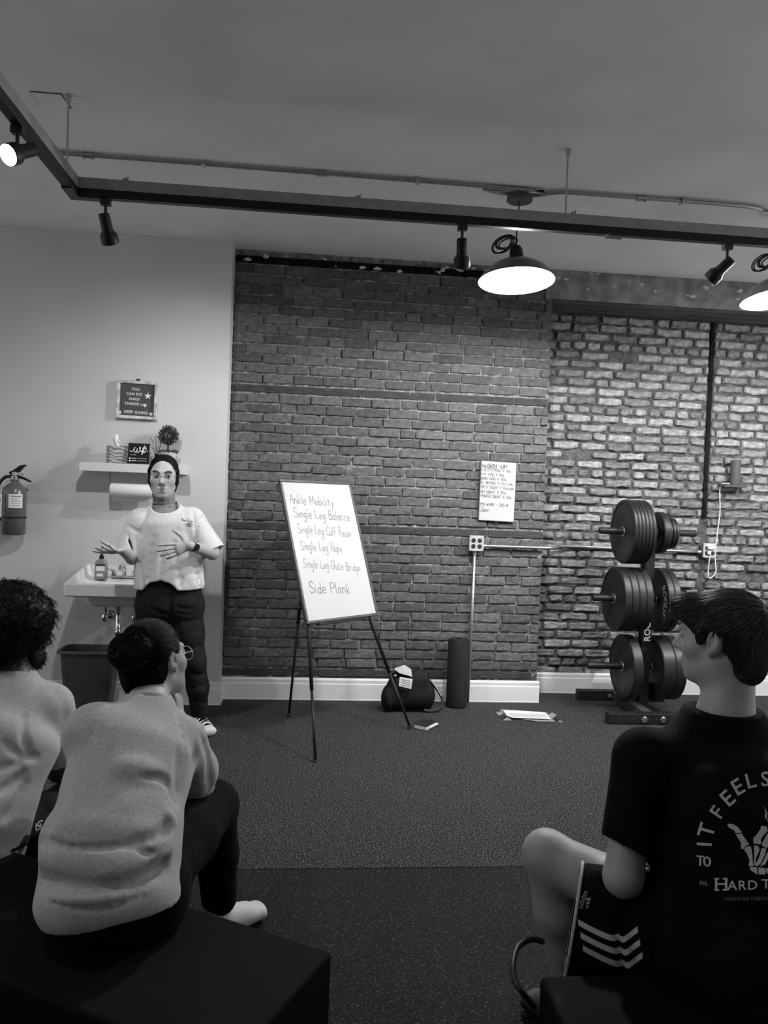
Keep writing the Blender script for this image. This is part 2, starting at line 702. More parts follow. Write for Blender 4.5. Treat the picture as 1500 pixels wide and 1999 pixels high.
        used = np.nonzero(acc[0])[0]
        mp = np.full(N, -1)
        mp[used] = np.arange(len(used))
        V = (acc[1:, used] / acc[0, used]).T * h + l
        return V, mp[np.vstack(quads)]


def join(parts):
    V, F, n = [], [], 0
    for v, f in parts:
        V.append(v)
        F.append(f + n)
        n += len(v)
    return np.vstack(V), np.vstack(F)


def bvh_of(o):
    me = o.data
    return BVHTree.FromPolygons([v.co[:] for v in me.vertices], [tuple(p.vertices) for p in me.polygons])


def head(F, c, fwd, up, s=1.0, ears=True):
    """adds a head; returns the local->world map. local: x to the person's left, y forward, z up, metres for a 0.23 m head"""
    y = nrm(fwd)
    z = nrm(np.asarray(up, float) - y * (np.asarray(up, float) @ y))
    x = np.cross(z, y) * -1.0
    R = np.stack([x, y, z], 1)
    c = np.asarray(c, float)
    T = lambda *p: c + R @ (np.array(p) * s)
    q = lambda v: np.array(v) * s
    F.ell(T(0, -.012, .036), q((.073, .092, .08)), R, .02)
    F.ell(T(0, .022, -.02), q((.06, .072, .088)), R, .03)
    F.ell(T(0, .036, -.07), q((.044, .048, .042)), R, .03)
    F.cap(T(-.01, .069, -.1), T(.01, .069, -.1), .015 * s, k=.02)
    for e in (-1, 1):
        F.ell(T(.04 * e, .055, -.022), q((.024, .026, .024)), R, .025)
        F.cap(T(.042 * e, -.005, -.055), T(.026 * e, .05, -.086), .020 * s, .016 * s, k=.03)
    F.cap(T(-.034, .082, .026), T(.034, .082, .026), .011 * s, k=.015)
    for e in (-1, 1):
        F.ell(T(.031 * e, .099, .006), q((.017, .013, .011)), R, .014, op='s')
        F.ell(T(.031 * e, .083, .006), q((.0155, .0115, .0115)), R, .004)
    F.cap(T(0, .09, .014), T(0, .111, -.026), .007 * s, .0115 * s, k=.012)
    for e in (-1, 1):
        F.cap(T(.009 * e, .1, -.03), T(.012 * e, .094, -.031), .008 * s, k=.006)
    F.cap(T(-.021, .085, -.061), T(.021, .085, -.061), .0075 * s, k=.009)
    F.cap(T(-.016, .0835, -.074), T(.016, .0835, -.074), .009 * s, k=.009)
    F.crease(T(-.02, .094, -.068), T(.02, .094, -.068), .004 * s, .004 * s)
    if ears:
        for e in (-1, 1):
            Re = R @ np.array(Matrix.Rotation(e * -.35, 3, 'Z'))
            F.ell(T(.077 * e, -.006, .0), q((.010, .02, .031)), Re, .008)
            F.ell(T(.086 * e, .0, .003), q((.008, .011, .02)), Re, .005, op='s')
            F.cap(T(.076 * e, .002, -.027), T(.074 * e, .004, -.03), .008 * s, k=.006)
    return T, R


def hand(F, wrist, fwd, palm, s=1.0, thumb=1, curl=(.3, .35, .4, .45), spread=.12, tcurl=.3, tout=.7, tup=.25):
    """adds palm, four fingers and a thumb; palm = direction the palm faces; thumb = +1/-1 side"""
    y = nrm(fwd)
    n = nrm(np.asarray(palm, float) - y * (np.asarray(palm, float) @ y))
    x = np.cross(y, n) * thumb          # towards the thumb
    wrist = np.asarray(wrist, float)
    P = lambda a, b, c: wrist + (x * a + y * b + n * c) * s
    F.ecap(P(0, .01, 0), P(0, .075, 0), x, (.027 * s, .016 * s), (.037 * s, .0135 * s), .012)
    base = [(.028, .083), (.009, .088), (-.010, .084), (-.028, .076)]
    lens = [(.042, .026, .021), (.046, .029, .022), (.042, .027, .021), (.033, .02, .018)]
    rad = [.0088, .009, .0086, .0076]
    for i in range(4):
        p = P(base[i][0], base[i][1] - .012, 0)
        ang = (1.5 - i) * spread
        a = 0.0
        r = rad[i] * s
        for j, L in enumerate(lens[i]):
            a += curl[i] * (1, 1.1, .8)[j]
            d = (y * math.cos(ang) + x * math.sin(ang)) * math.cos(a) + n * math.sin(a)
            q = p + d * (L + (.012 if j == 0 else 0)) * s
            F.cap(p, q, r, r * .92, k=.004)
            p, r = q, r * .92
    p = P(.022, .02, .004)
    d0 = nrm(x * tout + y * (1 - tout * .5) + n * tup)
    q = p + d0 * .042 * s
    F.cap(p, q, .014 * s, .0112 * s, k=.01)
    d1 = nrm(d0 + y * .35 + n * tcurl * .5)
    q2 = q + d1 * .032 * s
    F.cap(q, q2, .0108 * s, .0098 * s, k=.004)
    d2 = nrm(d1 + y * .2 + n * tcurl * .5)
    F.cap(q2, q2 + d2 * .026 * s, .0098 * s, .0078 * s, k=.004)
    return F


def strand_mesh(P, r):
    """P (N, M, 3) polylines -> three-sided tapering fibres"""
    N, Mn, _ = P.shape
    D = np.gradient(P, axis=1)
    D /= np.linalg.norm(D, axis=2, keepdims=True) + 1e-9
    ref = np.where(np.abs(D[..., 2:3]) < .9, np.array([0, 0, 1.0]), np.array([1.0, 0, 0]))
    X = np.cross(ref, D)
    X /= np.linalg.norm(X, axis=2, keepdims=True) + 1e-9
    Y = np.cross(D, X)
    tp = (r * np.linspace(1, .35, Mn))[None, :, None]
    V = np.stack([P + (X * math.cos(a) + Y * math.sin(a)) * tp for a in (0, 2.094, 4.189)], 2)  # N,M,3,3
    V = V.reshape(-1, 3)
    i = np.arange(N)[:, None, None] * Mn * 3 + np.arange(Mn - 1)[None, :, None] * 3
    j = np.arange(3)[None, None, :]
    Q = np.stack([i + j, i + (j + 1) % 3, i + 3 + (j + 1) % 3, i + 3 + j], -1).reshape(-1, 4)
    return V, Q


def comb(bvh, seeds, flow, n=7, step=.012, lift=(.001, .004), wob=.15):
    """strands lying along a surface: flow(p) gives the wished direction"""
    out = []
    for sd in seeds:
        p = Vector(sd)
        loc, nn, _, _ = bvh.find_nearest(p)
        if loc is None:
            continue
        li = random.uniform(*lift)
        line = []
        jit = Vector(RNG.normal(0, wob, 3))
        for i in range(n):
            line.append((loc + nn * (li if 0 < i < n - 1 else li * .3))[:])
            d = Vector(flow(np.array(loc))) + jit
            d = d - nn * d.dot(nn)
            if d.length < 1e-6:
                break
            d.normalize()
            loc, nn, _, _ = bvh.find_nearest(loc + d * step)
        if len(line) == n:
            out.append(line)
    return np.array(out)


def decal(name, poly, faces, target, m, parent, lift=.0012, sub=0.0):
    """print on a surface: photo-plane polygons carried onto the cloth along the lines of sight"""
    bm = bmesh.new()
    vs_ = [bm.verts.new((p[0], p[1], 0)) for p in poly]
    for f in faces:
        try:
            bm.faces.new([vs_[i] for i in f])
        except ValueError:
            pass
    bmesh.ops.triangulate(bm, faces=bm.faces[:])
    if sub:
        for _ in range(4):
            es = [e for e in bm.edges if e.calc_length() > sub]
            if not es:
                break
            bmesh.ops.subdivide_edges(bm, edges=es, cuts=1)
            bmesh.ops.triangulate(bm, faces=bm.faces[:])
    bm.verts.index_update()
    o = Vector(CAM)
    V, ok = [], []
    for v in bm.verts:
        d = Vector(ray(v.co.x, v.co.y)).normalized()
        loc, nn, _, _ = target.ray_cast(o, d)
        if loc is None:
            V.append((0, 0, 0))
            ok.append(False)
        else:
            V.append((loc + (nn if nn.dot(d) < 0 else -nn) * lift)[:])
            ok.append(True)
    F = []
    for f in bm.faces:
        ids = [v.index for v in f.verts]
        if all(ok[i] for i in ids):
            q = [Vector(V[i]) for i in ids]
            if max((q[0] - q[1]).length, (q[1] - q[2]).length) < .06:
                F.append(tuple(ids))
    bm.free()
    use = sorted({i for f in F for i in f})
    mp = {a: b for b, a in enumerate(use)}
    if not F:
        return None
    return put(name, np.array([V[i] for i in use]), [tuple(mp[i] for i in f) for f in F], m, parent)
# ------------------------------------------------------------------ the room
def struct(o):
    o['kind'] = 'structure'
    return o


M_white = mat('white_wall_paint', .60, .55, var=.05, scale=1.6, bump=.04, bscale=120)
M_ceil = mat('ceiling_paint', .85, .8, var=.06, scale=2.2, bump=.06, bscale=35)
M_trim = mat('gloss_trim_paint', .72, .35, var=.02, scale=6)
M_rubber = speckle_mat('speckled_rubber', .002, .34, 150, .53, .70)
M_rubber2 = speckle_mat('coarse_speckled_rubber', .0012, .13, 110, .56, .74)
M_sub = mat('subfloor', .02, .9)

fl = struct(MB().span((-5.4, -6.6, -.12), (4.6, .6, -.012)).build('floor', M_sub))
MB().span((-5.4, -2.448, -.012), (4.6, .45, 0)).build('rubber_roll', M_rubber, fl)
MB().span((-5.4, -6.6, -.012), (4.6, -2.452, -.001)).build('rubber_roll', M_rubber2, fl)
ceil = struct(MB().span((-5.4, -6.6, CEIL), (4.6, .6, CEIL + .1)).build('ceiling', M_ceil))

# white plastered wall that stands proud of the brickwork
wl = struct(MB().span((-5.4, WHITE_Y, 0), (XL, .45, CEIL)).build('wall_left', M_white))

struct(MB().span((-5.4, -7.0, 0), (4.6, -6.6, CEIL)).build('wall_rear_light_block', mat('dark_light_block', .12, .8)))  # unseen dark wall, added to block the world fill from behind the camera

# ---- bricks
M_brick = mat('dark_red_brick', .088, .85, var=.38, scale=38, bump=.65, bscale=70, rand=.32, detail=6)
M_brick_f = mat('dark_red_brick_field', .088, .85, var=.38, scale=38, bump=.65, bscale=70, attr='shade', rand=.32, detail=6)
M_brick2 = mat('worn_brick', .22, .85, var=.42, scale=30, bump=.8, bscale=60, rand=.42, detail=6)
M_brick2_f = mat('worn_brick_field', .22, .85, var=.34, scale=30, bump=.8, bscale=60, attr='shade', rand=.42, detail=6)
M_mortar = mat('lime_mortar', .20, .95, var=.6, scale=26, bump=1.0, bscale=110, detail=8)
M_mortar2 = mat('crumbling_mortar', .085, .95, var=.55, scale=18, bump=1.0, bscale=80, detail=8)
M_nailer = mat('sooty_timber', .045, .9, var=.6, scale=14, bump=.9, stretch=(1, 3, 12))


def brick_mesh(L, Hh, dep, rough, bev):
    """front towards -y, back at y = +dep; origin at the middle of the front face"""
    xs = np.linspace(-.5, .5, 4) * (L - 2 * bev)
    zs = np.linspace(-.5, .5, 3) * (Hh - 2 * bev)
    V, F = [], []
    for z in zs:
        for x in xs:
            V.append([x + random.gauss(0, rough * .35), random.gauss(0, rough * .45), z + random.gauss(0, rough * .3)])
    idx = lambda i, j: j * 4 + i
    for j in range(2):
        for i in range(3):
            F.append((idx(i, j), idx(i + 1, j), idx(i + 1, j + 1), idx(i, j + 1)))
    rim = [(i, 0) for i in range(4)] + [(3, 1)] + [(i, 2) for i in (3, 2, 1, 0)] + [(0, 1)]
    n = len(rim)
    a = len(V)
    for (i, j) in rim:
        x, _, z = V[idx(i, j)]
        corner = i in (0, 3) and j in (0, 2)
        k = bev * (1 if not corner else random.uniform(.2, 1))
        V.append([x + (k if i == 3 else -k if i == 0 else 0) + random.gauss(0, rough * .25), bev * 1.1 + abs(random.gauss(0, rough)) * .4,
                  z + (k if j == 2 else -k if j == 0 else 0) + random.gauss(0, rough * .25)])
    b = len(V)
    for q in range(n):
        V.append([V[a + q][0], dep, V[a + q][2]])
    for q in range(n):
        r = (q + 1) % n
        F.append((idx(*rim[q]), a + q, a + r, idx(*rim[r])))
        F.append((a + q, b + q, b + r, a + r))
    return np.array(V), F


def lay_bricks(wall, y, rows, x0, x1, variants, halves, m, m_field, keep, joint, hgt, wob, header_every=0, gaps=None,
               chase=None, missing=0.0, nailers=()):
    """rows: list of (z, kind). bricks nearest the eye become parts, the others one joined part"""
    out = []
    for ri, (z, kind) in enumerate(rows):
        if kind != 'brick':
            continue
        L = .219
        hd = header_every and ri % header_every == 3
        if hd:
            L = .112
        x = x0 - (L * .5 if ri % 2 else 0) * 1.0 + random.uniform(-.02, .02)
        while x < x1 - .01:
            ll = L * random.uniform(.94, 1.05)
            if not hd and random.random() < .07:
                ll = L * .52
            a, b = max(x, x0), min(x + ll, x1)
            x += ll
            segs = [(a, b)]
            if chase and a < chase[1] and b > chase[0]:
                segs = [(a, chase[0]), (chase[1], b)]
            for (p, q) in segs:
                if q - p < .035 or random.random() < missing:
                    continue
                out.append(((p + q) / 2 + random.gauss(0, wob * .3), y + random.gauss(0, wob), z + random.gauss(0, .0018), q - p - joint,
                            random.gauss(0, wob * 1.6)))
    # the largest in the picture first
    def key(b):
        d = np.array([b[0], b[1], b[2]]) - CAM
        zc = d @ _fw
        px = 750 + FPX * (d @ _r2) / zc
        py = 999.5 - FPX * (d @ _u2) / zc
        vis = 0 if -10 < px < 1510 and py > 480 else 1
        return (vis, -b[3] / zc)
    out.sort(key=key)
    FV, FF, FS = [], [], []
    nf = 0
    for i, (x, yy, z, ln, rz) in enumerate(out):
        half = ln < .15
        vs_ = halves if half else variants
        k = random.randrange(len(vs_))
        base = .1 if half else .208
        if i < keep:
            o = bpy.data.objects.new('brick', vs_[k])
            o.location = (x, yy, z)
            o.scale = (ln / base * random.choice((-1, 1)) if False else ln / base, 1, random.uniform(.96, 1.03))
            o.rotation_euler = (0, random.gauss(0, .006), rz)
            COL.objects.link(o)
            o.parent = wall
        else:
            v, f = vs_[k]['src_v'], vs_[k]['src_f']
            V = np.array(v).reshape(-1, 3) * [ln / base, 1, 1] + [x, yy, z]
            FV.append(V)
            FF += [tuple(int(c) + nf for c in q if c >= 0) for q in np.array(f).reshape(-1, 4)]
            FS += [random.random()] * len(V)
            nf += len(V)
    if FV:
        me = mesh_from('brick_field', np.vstack(FV), FF)
        me.materials.append(m_field)
        at = me.attributes.new('shade', 'FLOAT', 'POINT')
        at.data.foreach_set('value', FS)
        o = bpy.data.objects.new('brick_field', me)
        o['kind'] = 'stuff'
        COL.objects.link(o)
        o.parent = wall


def variants(n, L, hgt, rough, bev, m):
    r = []
    for _ in range(n):
        v, f = brick_mesh(L, hgt, .05, rough, bev)
        me = mesh_from('brick', v, f)
        me.materials.append(m)
        me['src_v'] = v.ravel().tolist()
        me['src_f'] = np.array(f).ravel().tolist()
        r.append(me)
    return r


def mortar(name, x0, x1, y, z0, z1, amp, m, hole=None):
    nx, nz = int((x1 - x0) / .03), int((z1 - z0) / .03)
    X, Z = np.meshgrid(np.linspace(x0, x1, nx), np.linspace(z0, z1, nz), indexing='ij')
    Y = y + RNG.normal(0, amp, X.shape)
    V = np.stack([X, Y, Z], -1).reshape(-1, 3)
    i, j = np.meshgrid(np.arange(nx - 1), np.arange(nz - 1), indexing='ij')
    a = i * nz + j
    F = np.stack([a, a + nz, a + nz + 1, a + 1], -1).reshape(-1, 4)
    # back box so the wall is a solid
    n = len(V)
    B = np.array([[x0, y + .2, z0], [x1, y + .2, z0], [x1, y + .2, z1], [x0, y + .2, z1], [x0, y + .012, z0], [x1, y + .012, z0], [x1, y + .012, z1], [x0, y + .012, z1]])
    F = np.vstack([F, np.array([[3, 2, 1, 0], [0, 1, 5, 4], [1, 2, 6, 5], [2, 3, 7, 6], [3, 0, 4, 7]]) + n])
    return put(name, np.vstack([V, B]), F, m, smooth=False)


PITCH_Z = .0685
# brick pier: courses with embedded timber nailers
NAIL = [.224, 1.237, 2.165, 3.04]
rows = []
z = .055
while z < CEIL - .02:
    rows.append([z, 'brick'])
    z += PITCH_Z
for nz in NAIL:
    k = min(range(len(rows)), key=lambda i: abs(rows[i][0] - nz))
    rows[k][1] = 'nailer'
wb = struct(mortar('wall_back', XL, XR - .004, .013, 0, CEIL, .0036, M_mortar))
V1 = variants(16, .208, .0585, .0034, .0045, M_brick)
V1h = variants(8, .10, .0585, .0034, .0045, M_brick)
lay_bricks(wb, 0, [tuple(q) for q in rows], XL + .004, XR, V1, V1h, M_brick, M_brick_f, 300, .010, .058, .0026)
for z, kd in rows:
    if kd == 'nailer':
        x = XL + .004
        while x < XR - .05:
            L = random.uniform(.5, .95)
            b = min(x + L, XR - .002)
            MB().span((x, random.uniform(.001, .006), z - .026), (b - .006, .05, z + .024)).build('timber_nailer', M_nailer if z < 2.9 else mat('soot_black_timber', .008, .9, var=.5, scale=14, bump=.8, spec=.1), wb, bevel=.004)
            x = b
# reveal of the pier towards the alcove
MB().span((XR - .03, .012, 0), (XR - .002, REC + .05, CEIL)).build('pier_reveal', M_mortar2, wb)

# alcove wall: rougher, worn brick, a chase cut down it
ALC_TOP = 2.96
CHASE = (3.045, 3.078)
wr = struct(mortar('wall_alcove', XR - .01, 4.3, REC + .021, 0, ALC_TOP + .17, .0055, M_mortar2))
V2 = variants(20, .208, .0545, .0062, .010, M_brick2)
V2h = variants(10, .10, .0545, .0062, .010, M_brick2)
rows2 = []
z = .03
while z < ALC_TOP:
    rows2.append((z, 'brick'))
    z += .0692
lay_bricks(wr, REC, rows2, XR + .012, 4.28, V2, V2h, M_brick2, M_brick2_f, 300, .019, .0545, .0060, header_every=7, chase=CHASE, missing=.018)
MB().span((CHASE[0] + .002, REC + .004, 1.38), (CHASE[1] - .002, REC + .02, 2.9)).build('dark_chase_strip', mat('soot_black_timber', .008, .9, var=.5, scale=14, bump=.8, spec=.1), wr)

# concrete beam over the alcove, boarded underneath
M_conc = mat('stained_concrete', .24, .85, var=.5, scale=9, bump=.35, bscale=45, detail=10)
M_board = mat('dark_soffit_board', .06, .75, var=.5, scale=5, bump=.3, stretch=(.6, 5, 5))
bm_ = struct(MB().span((XR - .06, -.006, 2.925), (4.3, .2, CEIL)).build('trim_1', M_conc, bevel=.006))
for i in range(3):
    x = XR
    y0 = .006 + i * .09
    while x < 4.25:
        b = min(x + random.uniform(.8, 1.3), 4.28)
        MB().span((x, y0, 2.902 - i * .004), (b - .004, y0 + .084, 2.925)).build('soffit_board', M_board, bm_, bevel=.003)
        x = b
# plaster remains along the top of the pier and beam
M_plast = mat('flaking_plaster', .55, .9, var=.3, scale=60)
for i in range(46):
    x = random.uniform(XL + .05, 3.9)
    s = random.uniform(.006, .03)
    poly = [(math.cos(a) * s * random.uniform(.5, 1.3), math.sin(a) * s * random.uniform(.25, .6)) for a in np.arange(7) * 6.283 / 7]
    zt = CEIL - random.uniform(.008, .09 if x < XR else .13)
    y = -.0075 if x > XR - .05 else -.006
    MB().prism(poly, (x, y, zt), (1, 0, 0), (0, 0, 1), (0, 1, 0), .004).build('plaster_flake', M_plast, bm_ if x > XR - .05 else wb)

# baseboards: moulded profile swept along the walls
BASE = [(0, 0), (.017, 0), (.017, .006), (.015, .008), (.015, .112), (.013, .117), (.0115, .119), (.0115, .142), (.007, .150), (.004, .155), (0, .155)]


def baseboard(name, pts, parent=None):
    """pts: floor polyline, walls to the left of travel; mitred"""
    P = [np.array(p, float) for p in pts]
    V = []
    for i, p in enumerate(P):
        d0 = nrm(P[i] - P[i - 1]) if i else nrm(P[1] - P[0])
        d1 = nrm(P[i + 1] - P[i]) if i < len(P) - 1 else d0
        n0, n1 = np.array([d0[1], -d0[0]]), np.array([d1[1], -d1[0]])
        n = (n0 + n1) / (1 + n0 @ n1)
        V += [(p[0] + n[0] * t, p[1] + n[1] * t, h) for t, h in BASE]
    n = len(BASE)
    F = [(i * n + j, (i + 1) * n + j, (i + 1) * n + j + 1, i * n + j + 1) for i in range(len(P) - 1) for j in range(n - 1)]
    F += [tuple(range(n)), tuple(range((len(P) - 1) * n + n - 1, (len(P) - 1) * n - 1, -1))]
    return struct(put(name, np.array(V), F, M_trim, parent))


baseboard('baseboard_left', [(-5.4, WHITE_Y - .001), (XL + .001, WHITE_Y - .001), (XL + .001, -.019)])
baseboard('baseboard_back', [(XL + .002, -.002), (XR + .012, -.002)])
baseboard('baseboard_alcove', [(XR - .002, REC - .004), (4.28, REC - .004)])

# hatch in the ceiling
M_dark = mat('dark_gap', .02, .9)
hp = struct(MB().span((-1.245, -1.985, CEIL - .006), (-1.12, -1.86, CEIL - .0005)).build('trim_2', M_ceil, bevel=.001))
MB().span((-1.248, -1.988, CEIL - .003), (-1.117, -1.985, CEIL - .0006)).build('shadow_gap', M_dark, hp)
MB().span((-1.120, -1.985, CEIL - .003), (-1.116, -1.86, CEIL - .0006)).build('shadow_gap', M_dark, hp)
MB().span((-1.248, -1.985, CEIL - .003), (-1.245, -1.86, CEIL - .0006)).build('shadow_gap', M_dark, hp)
# ------------------------------------------------------------------ ceiling track, spots, pendants, conduit
M_steel = mat('galvanised_steel', .42, .42, var=.12, scale=40, metal=.85)
M_strut = mat('strut_channel', .30, .5, var=.15, scale=12, metal=.2)
M_black = mat('black_metal', .010, .5, spec=.3)
M_blackpl = mat('black_plastic', .012, .5)
M_chrome = mat('chrome', .75, .12, metal=1.0)
TY, TX = -1.861, -1.09
TZ = 2.829   # top of the strut
tr = root('light_track', 'dark ceiling track with grey strut channel hung on thin rods', 'light track', (TX, TY, TZ))
ST, RL = .048, .036
s_ = MB().span((TX - .021, TY - .021, TZ - ST), (4.4, TY + .021, TZ))
s_.build('strut_channel', M_strut, tr, bevel=.002)
MB().span((TX - .021, -5.6, TZ - ST), (TX + .021, TY - .0215, TZ)).build('strut_channel', M_strut, tr, bevel=.002)
for (a, b) in (((TX - .018, TY - .018, TZ - ST - RL), (4.4, TY + .018, TZ - ST)), ((TX - .018, -5.6, TZ - ST - RL), (TX + .018, TY - .0185, TZ - ST))):
    MB().span(a, b).build('black_rail', M_black, tr, bevel=.002)
c = MB().span((TX - .022, TY - .022, TZ - ST - RL - .006), (TX + .12, TY + .022, TZ - ST - RL + .016))
c.span((TX - .022, TY - .12, TZ - ST - RL - .006), (TX + .022, TY - .022, TZ - ST - RL + .016))
c.build('corner_connector', M_blackpl, tr, bevel=.002)
for x in (1.06,):
    MB().span((x + .3, TY - .024, TZ - ST - RL - .006), (x + .38, TY + .024, TZ - ST - RL + .006)).build('rail_joiner', M_blackpl, tr)
for (x, y) in ((TX - .0, TY - .12), (1.155, TY)):
    q = MB().cyl((x, y, TZ), (x, y, CEIL - .001), .0045, n=8)
    q.cyl((x, y, CEIL - .03), (x, y, CEIL - .001), .011, .014, n=10)
    q.build('hanger_rod', M_steel, tr)
for x in (-.86, .18, 1.2):
    q = MB().cyl((x, TY - .008, TZ), (x, TY - .008, TZ + .022), .003, n=6).box((x - .01, TY - .008, TZ + .006), (.022, .012, .01))
    q.build('rail_bolt', M_strut, tr)


def spot_head(name, x, y, aim, label, on, energy, size, radius=.035, blend=.5, piv=.03):
    """track head hanging under the rail at (x, y), its body turned along aim"""
    zr = TZ - ST - RL
    r = root(name, label, 'spotlight', (x, y, zr), 'spotlights on the ceiling track')
    MB().span((x - .022, y - .016, zr - .028), (x + .022, y + .016, zr)).build('adapter', M_blackpl, r, bevel=.003)
    pv = np.array([x, y, zr - .075])
    MB().cyl((x, y, zr - .026), pv, .007, n=10).build('stem', M_blackpl, r)
    a = nrm(aim)
    side = nrm(np.cross(a, (0, 0, 1)))
    back = pv - a * piv + side * 0 + np.array([0, 0, -.02])
    body = MB().lathe([(.0, -.002), (.022, 0), (.024, .004), (.025, .07), (.030, .08), (.038, .092), (.039, .128), (.037, .130), (.034, .102), (.0, .1)], back, a, 28)
    b = body.build('lamp_body', M_black, r, auto=.6)
    ln = MB().lathe([(0, .116), (.02, .113), (.0335, .108)], back, a, 24)
    mm = mat('lamp_glow', .9, .4, emit=60) if on == 'seen' else mat('lamp_glow_soft', .9, .4, emit=12)
    ln.build('lens', mm, b, smooth=True)
    ld = bpy.data.lights.new('spot_light', 'SPOT')
    ld.energy = energy
    ld.spot_size = math.radians(size)
    ld.spot_blend = blend
    ld.shadow_soft_size = radius
    lo = bpy.data.objects.new('spot_light', ld)
    link(lo, r)
    p = back + a * .14
    q = Vector(a).to_track_quat('-Z', 'Y')
    lo.matrix_basis = Matrix.Translation(Vector(p)) @ q.to_matrix().to_4x4()
    return r


spot_head('track_spotlight', TX, -2.53, (-.40, -.72, -.5), 'lit track spotlight on the branch rail, its bright lens showing', 'seen', 45, 70, piv=.085)
spot_head('track_spotlight', -.955, TY, (.12, .55, -.85), 'black track spotlight tipped down beside the rail corner', 'x', E_WALLSPOT, 150, blend=1.0)
spot_head('track_spotlight', .664, TY, (.16, .62, -.78), 'black track spotlight hanging straight down left of the pendant lamp', 'x', E_SPOT * .6, 90, blend=1.0)
spot_head('track_spotlight', 1.965, TY, (-.42, .55, -.55), 'black track spotlight tilted sideways between the two pendant lamps', 'x', E_SPOT, 110, blend=1.0)
spot_head('track_spotlight', 3.9, TY, (-.32, .75, -.62), 'black track spotlight at the far end of the rail, aimed at the worn brick', 'x', E_SPOT * 2.6, 110, blend=1.0)

spot_head('track_spotlight', TX, -3.95, (.42, .42, -.8), 'black track spotlight on the branch rail above the audience', 'x', 30, 120, blend=1.0)

M_shade = mat('dark_enamel', .10, .3)
M_enamel = mat('white_enamel', .85, .4)
M_bulb = mat('bulb_glow', .9, .4, emit=45)


def pendant(x, y, z, tilt, label, coil):
    """barn pendant; z = rim height"""
    r = root('pendant_lamp', label, 'pendant lamp', (x, y, CEIL), 'barn pendant lamps')
    ax = nrm(tilt)
    o = np.array([x, y, z])
    R = .205
    out = [(R, 0), (R * 1.012, .004), (R * .99, .01), (.178, .045), (.14, .078), (.095, .102), (.05, .118), (.036, .128)]
    MB().lathe(out, o, ax, 48).build('shade', M_shade, r, smooth=True)
    MB().lathe([(R, 0), (R * .985, .006), (.174, .041), (.136, .073), (.092, .097), (.03, .112), (0, .113)], o, ax, 48).build('shade_lining', M_enamel, r, smooth=True)
    sk = MB().lathe([(.036, .126), (.037, .15), (.033, .178), (.022, .196), (.008, .2), (0, .2)], o, ax, 20)
    sk.build('socket', M_black, r, smooth=True)
    top = o + ax * .2
    MB().tube(spline([top, top + [0, 0, .1], (x, y, CEIL - .05)], 6), .004, 6).build('cord', M_blackpl, r)
    MB().lathe([(0, -.052), (.066, -.05), (.07, -.046), (.068, -.02), (.055, -.018), (.055, -.0005)], (x, y, CEIL), (0, 0, 1), 28).build('ceiling_canopy', mat('canopy_grey', .07, .5), r, auto=.5)
    if coil:
        q = MB()
        for i in range(5):
            c = top + np.array([-.052 - .006 * i, .012 * (i - 2), .002 + .006 * (i % 3)])
            t = np.linspace(0, 6.283, 22)
            q.tube(np.stack([c[0] + np.cos(t) * (.05 + .005 * (i % 2)) + np.sin(t) * .012, c[1] + np.sin(t + i) * .008, c[2] + np.sin(t) * (.030 + .004 * i) + .012 * np.cos(t)], 1), .0042, 6)
        q.build('coiled_cord', M_blackpl, r)
    MB().ball(o + ax * .062, (.034, .034, .042), 16, 10).build('bulb', M_bulb, r, smooth=True)
    ld = bpy.data.lights.new('bulb_light', 'POINT')
    ld.energy = E_PENDANT
    ld.shadow_soft_size = .05
    lo = bpy.data.objects.new('bulb_light', ld)
    link(lo, r)
    lo.location = o + ax * .012
    return r


pendant(1.072, -1.32, 2.655, (-.02, .095, 1), 'barn pendant lamp in front of the smooth brick pier', True)
pendant(2.585, -1.32, 2.655, (-.09, .095, 1), 'barn pendant lamp in front of the rough brick alcove', True)

# conduit along the ceiling
yc, zc = -1.40, CEIL - .014
cr = root('ceiling_conduit', 'thin metal conduit clipped along the ceiling to the pendant canopies', 'conduit', (0, yc, CEIL))
pts = [(-5.3, yc, zc), (.7, yc, zc), (.86, yc + .04, zc), (1.0, yc + .075, zc), (1.14, yc + .075, zc), (1.26, yc + .01, zc), (1.4, yc, zc), (2.3, yc, zc), (2.45, yc + .06, zc), (2.6, yc + .075, zc), (2.75, yc, zc), (4.4, yc, zc)]
MB().tube(spline(pts, 5), .0105, 10).build('pipe', M_steel, cr, smooth=True)
for x in (-1.17, .0, 1.72):
    y = yc
    MB().cyl((x - .028, y, zc), (x + .028, y, zc), .0145, n=14).cyl((x - .026, y, zc), (x - .016, y, zc), .0175, n=14).cyl((x + .016, y, zc), (x + .026, y, zc), .0175, n=14).build('coupling', M_steel, cr, auto=.5)
for x in (-.6, .5, 1.95):
    MB().span((x - .008, yc - .025, zc - .012), (x + .008, yc + .025, CEIL)).build('clip', M_steel, cr)
# ------------------------------------------------------------------ outlets, conduit, boards, speaker on the brick
M_ink = mat('marker_ink', .06, .6)
M_wb = mat('whiteboard_face', .50, .22, var=.02, scale=4, coat=.3)
M_frame = mat('grey_board_frame', .05, .45)
M_paper = mat('paper', .75, .8)
M_plastic_w = mat('white_plastic', .72, .45)


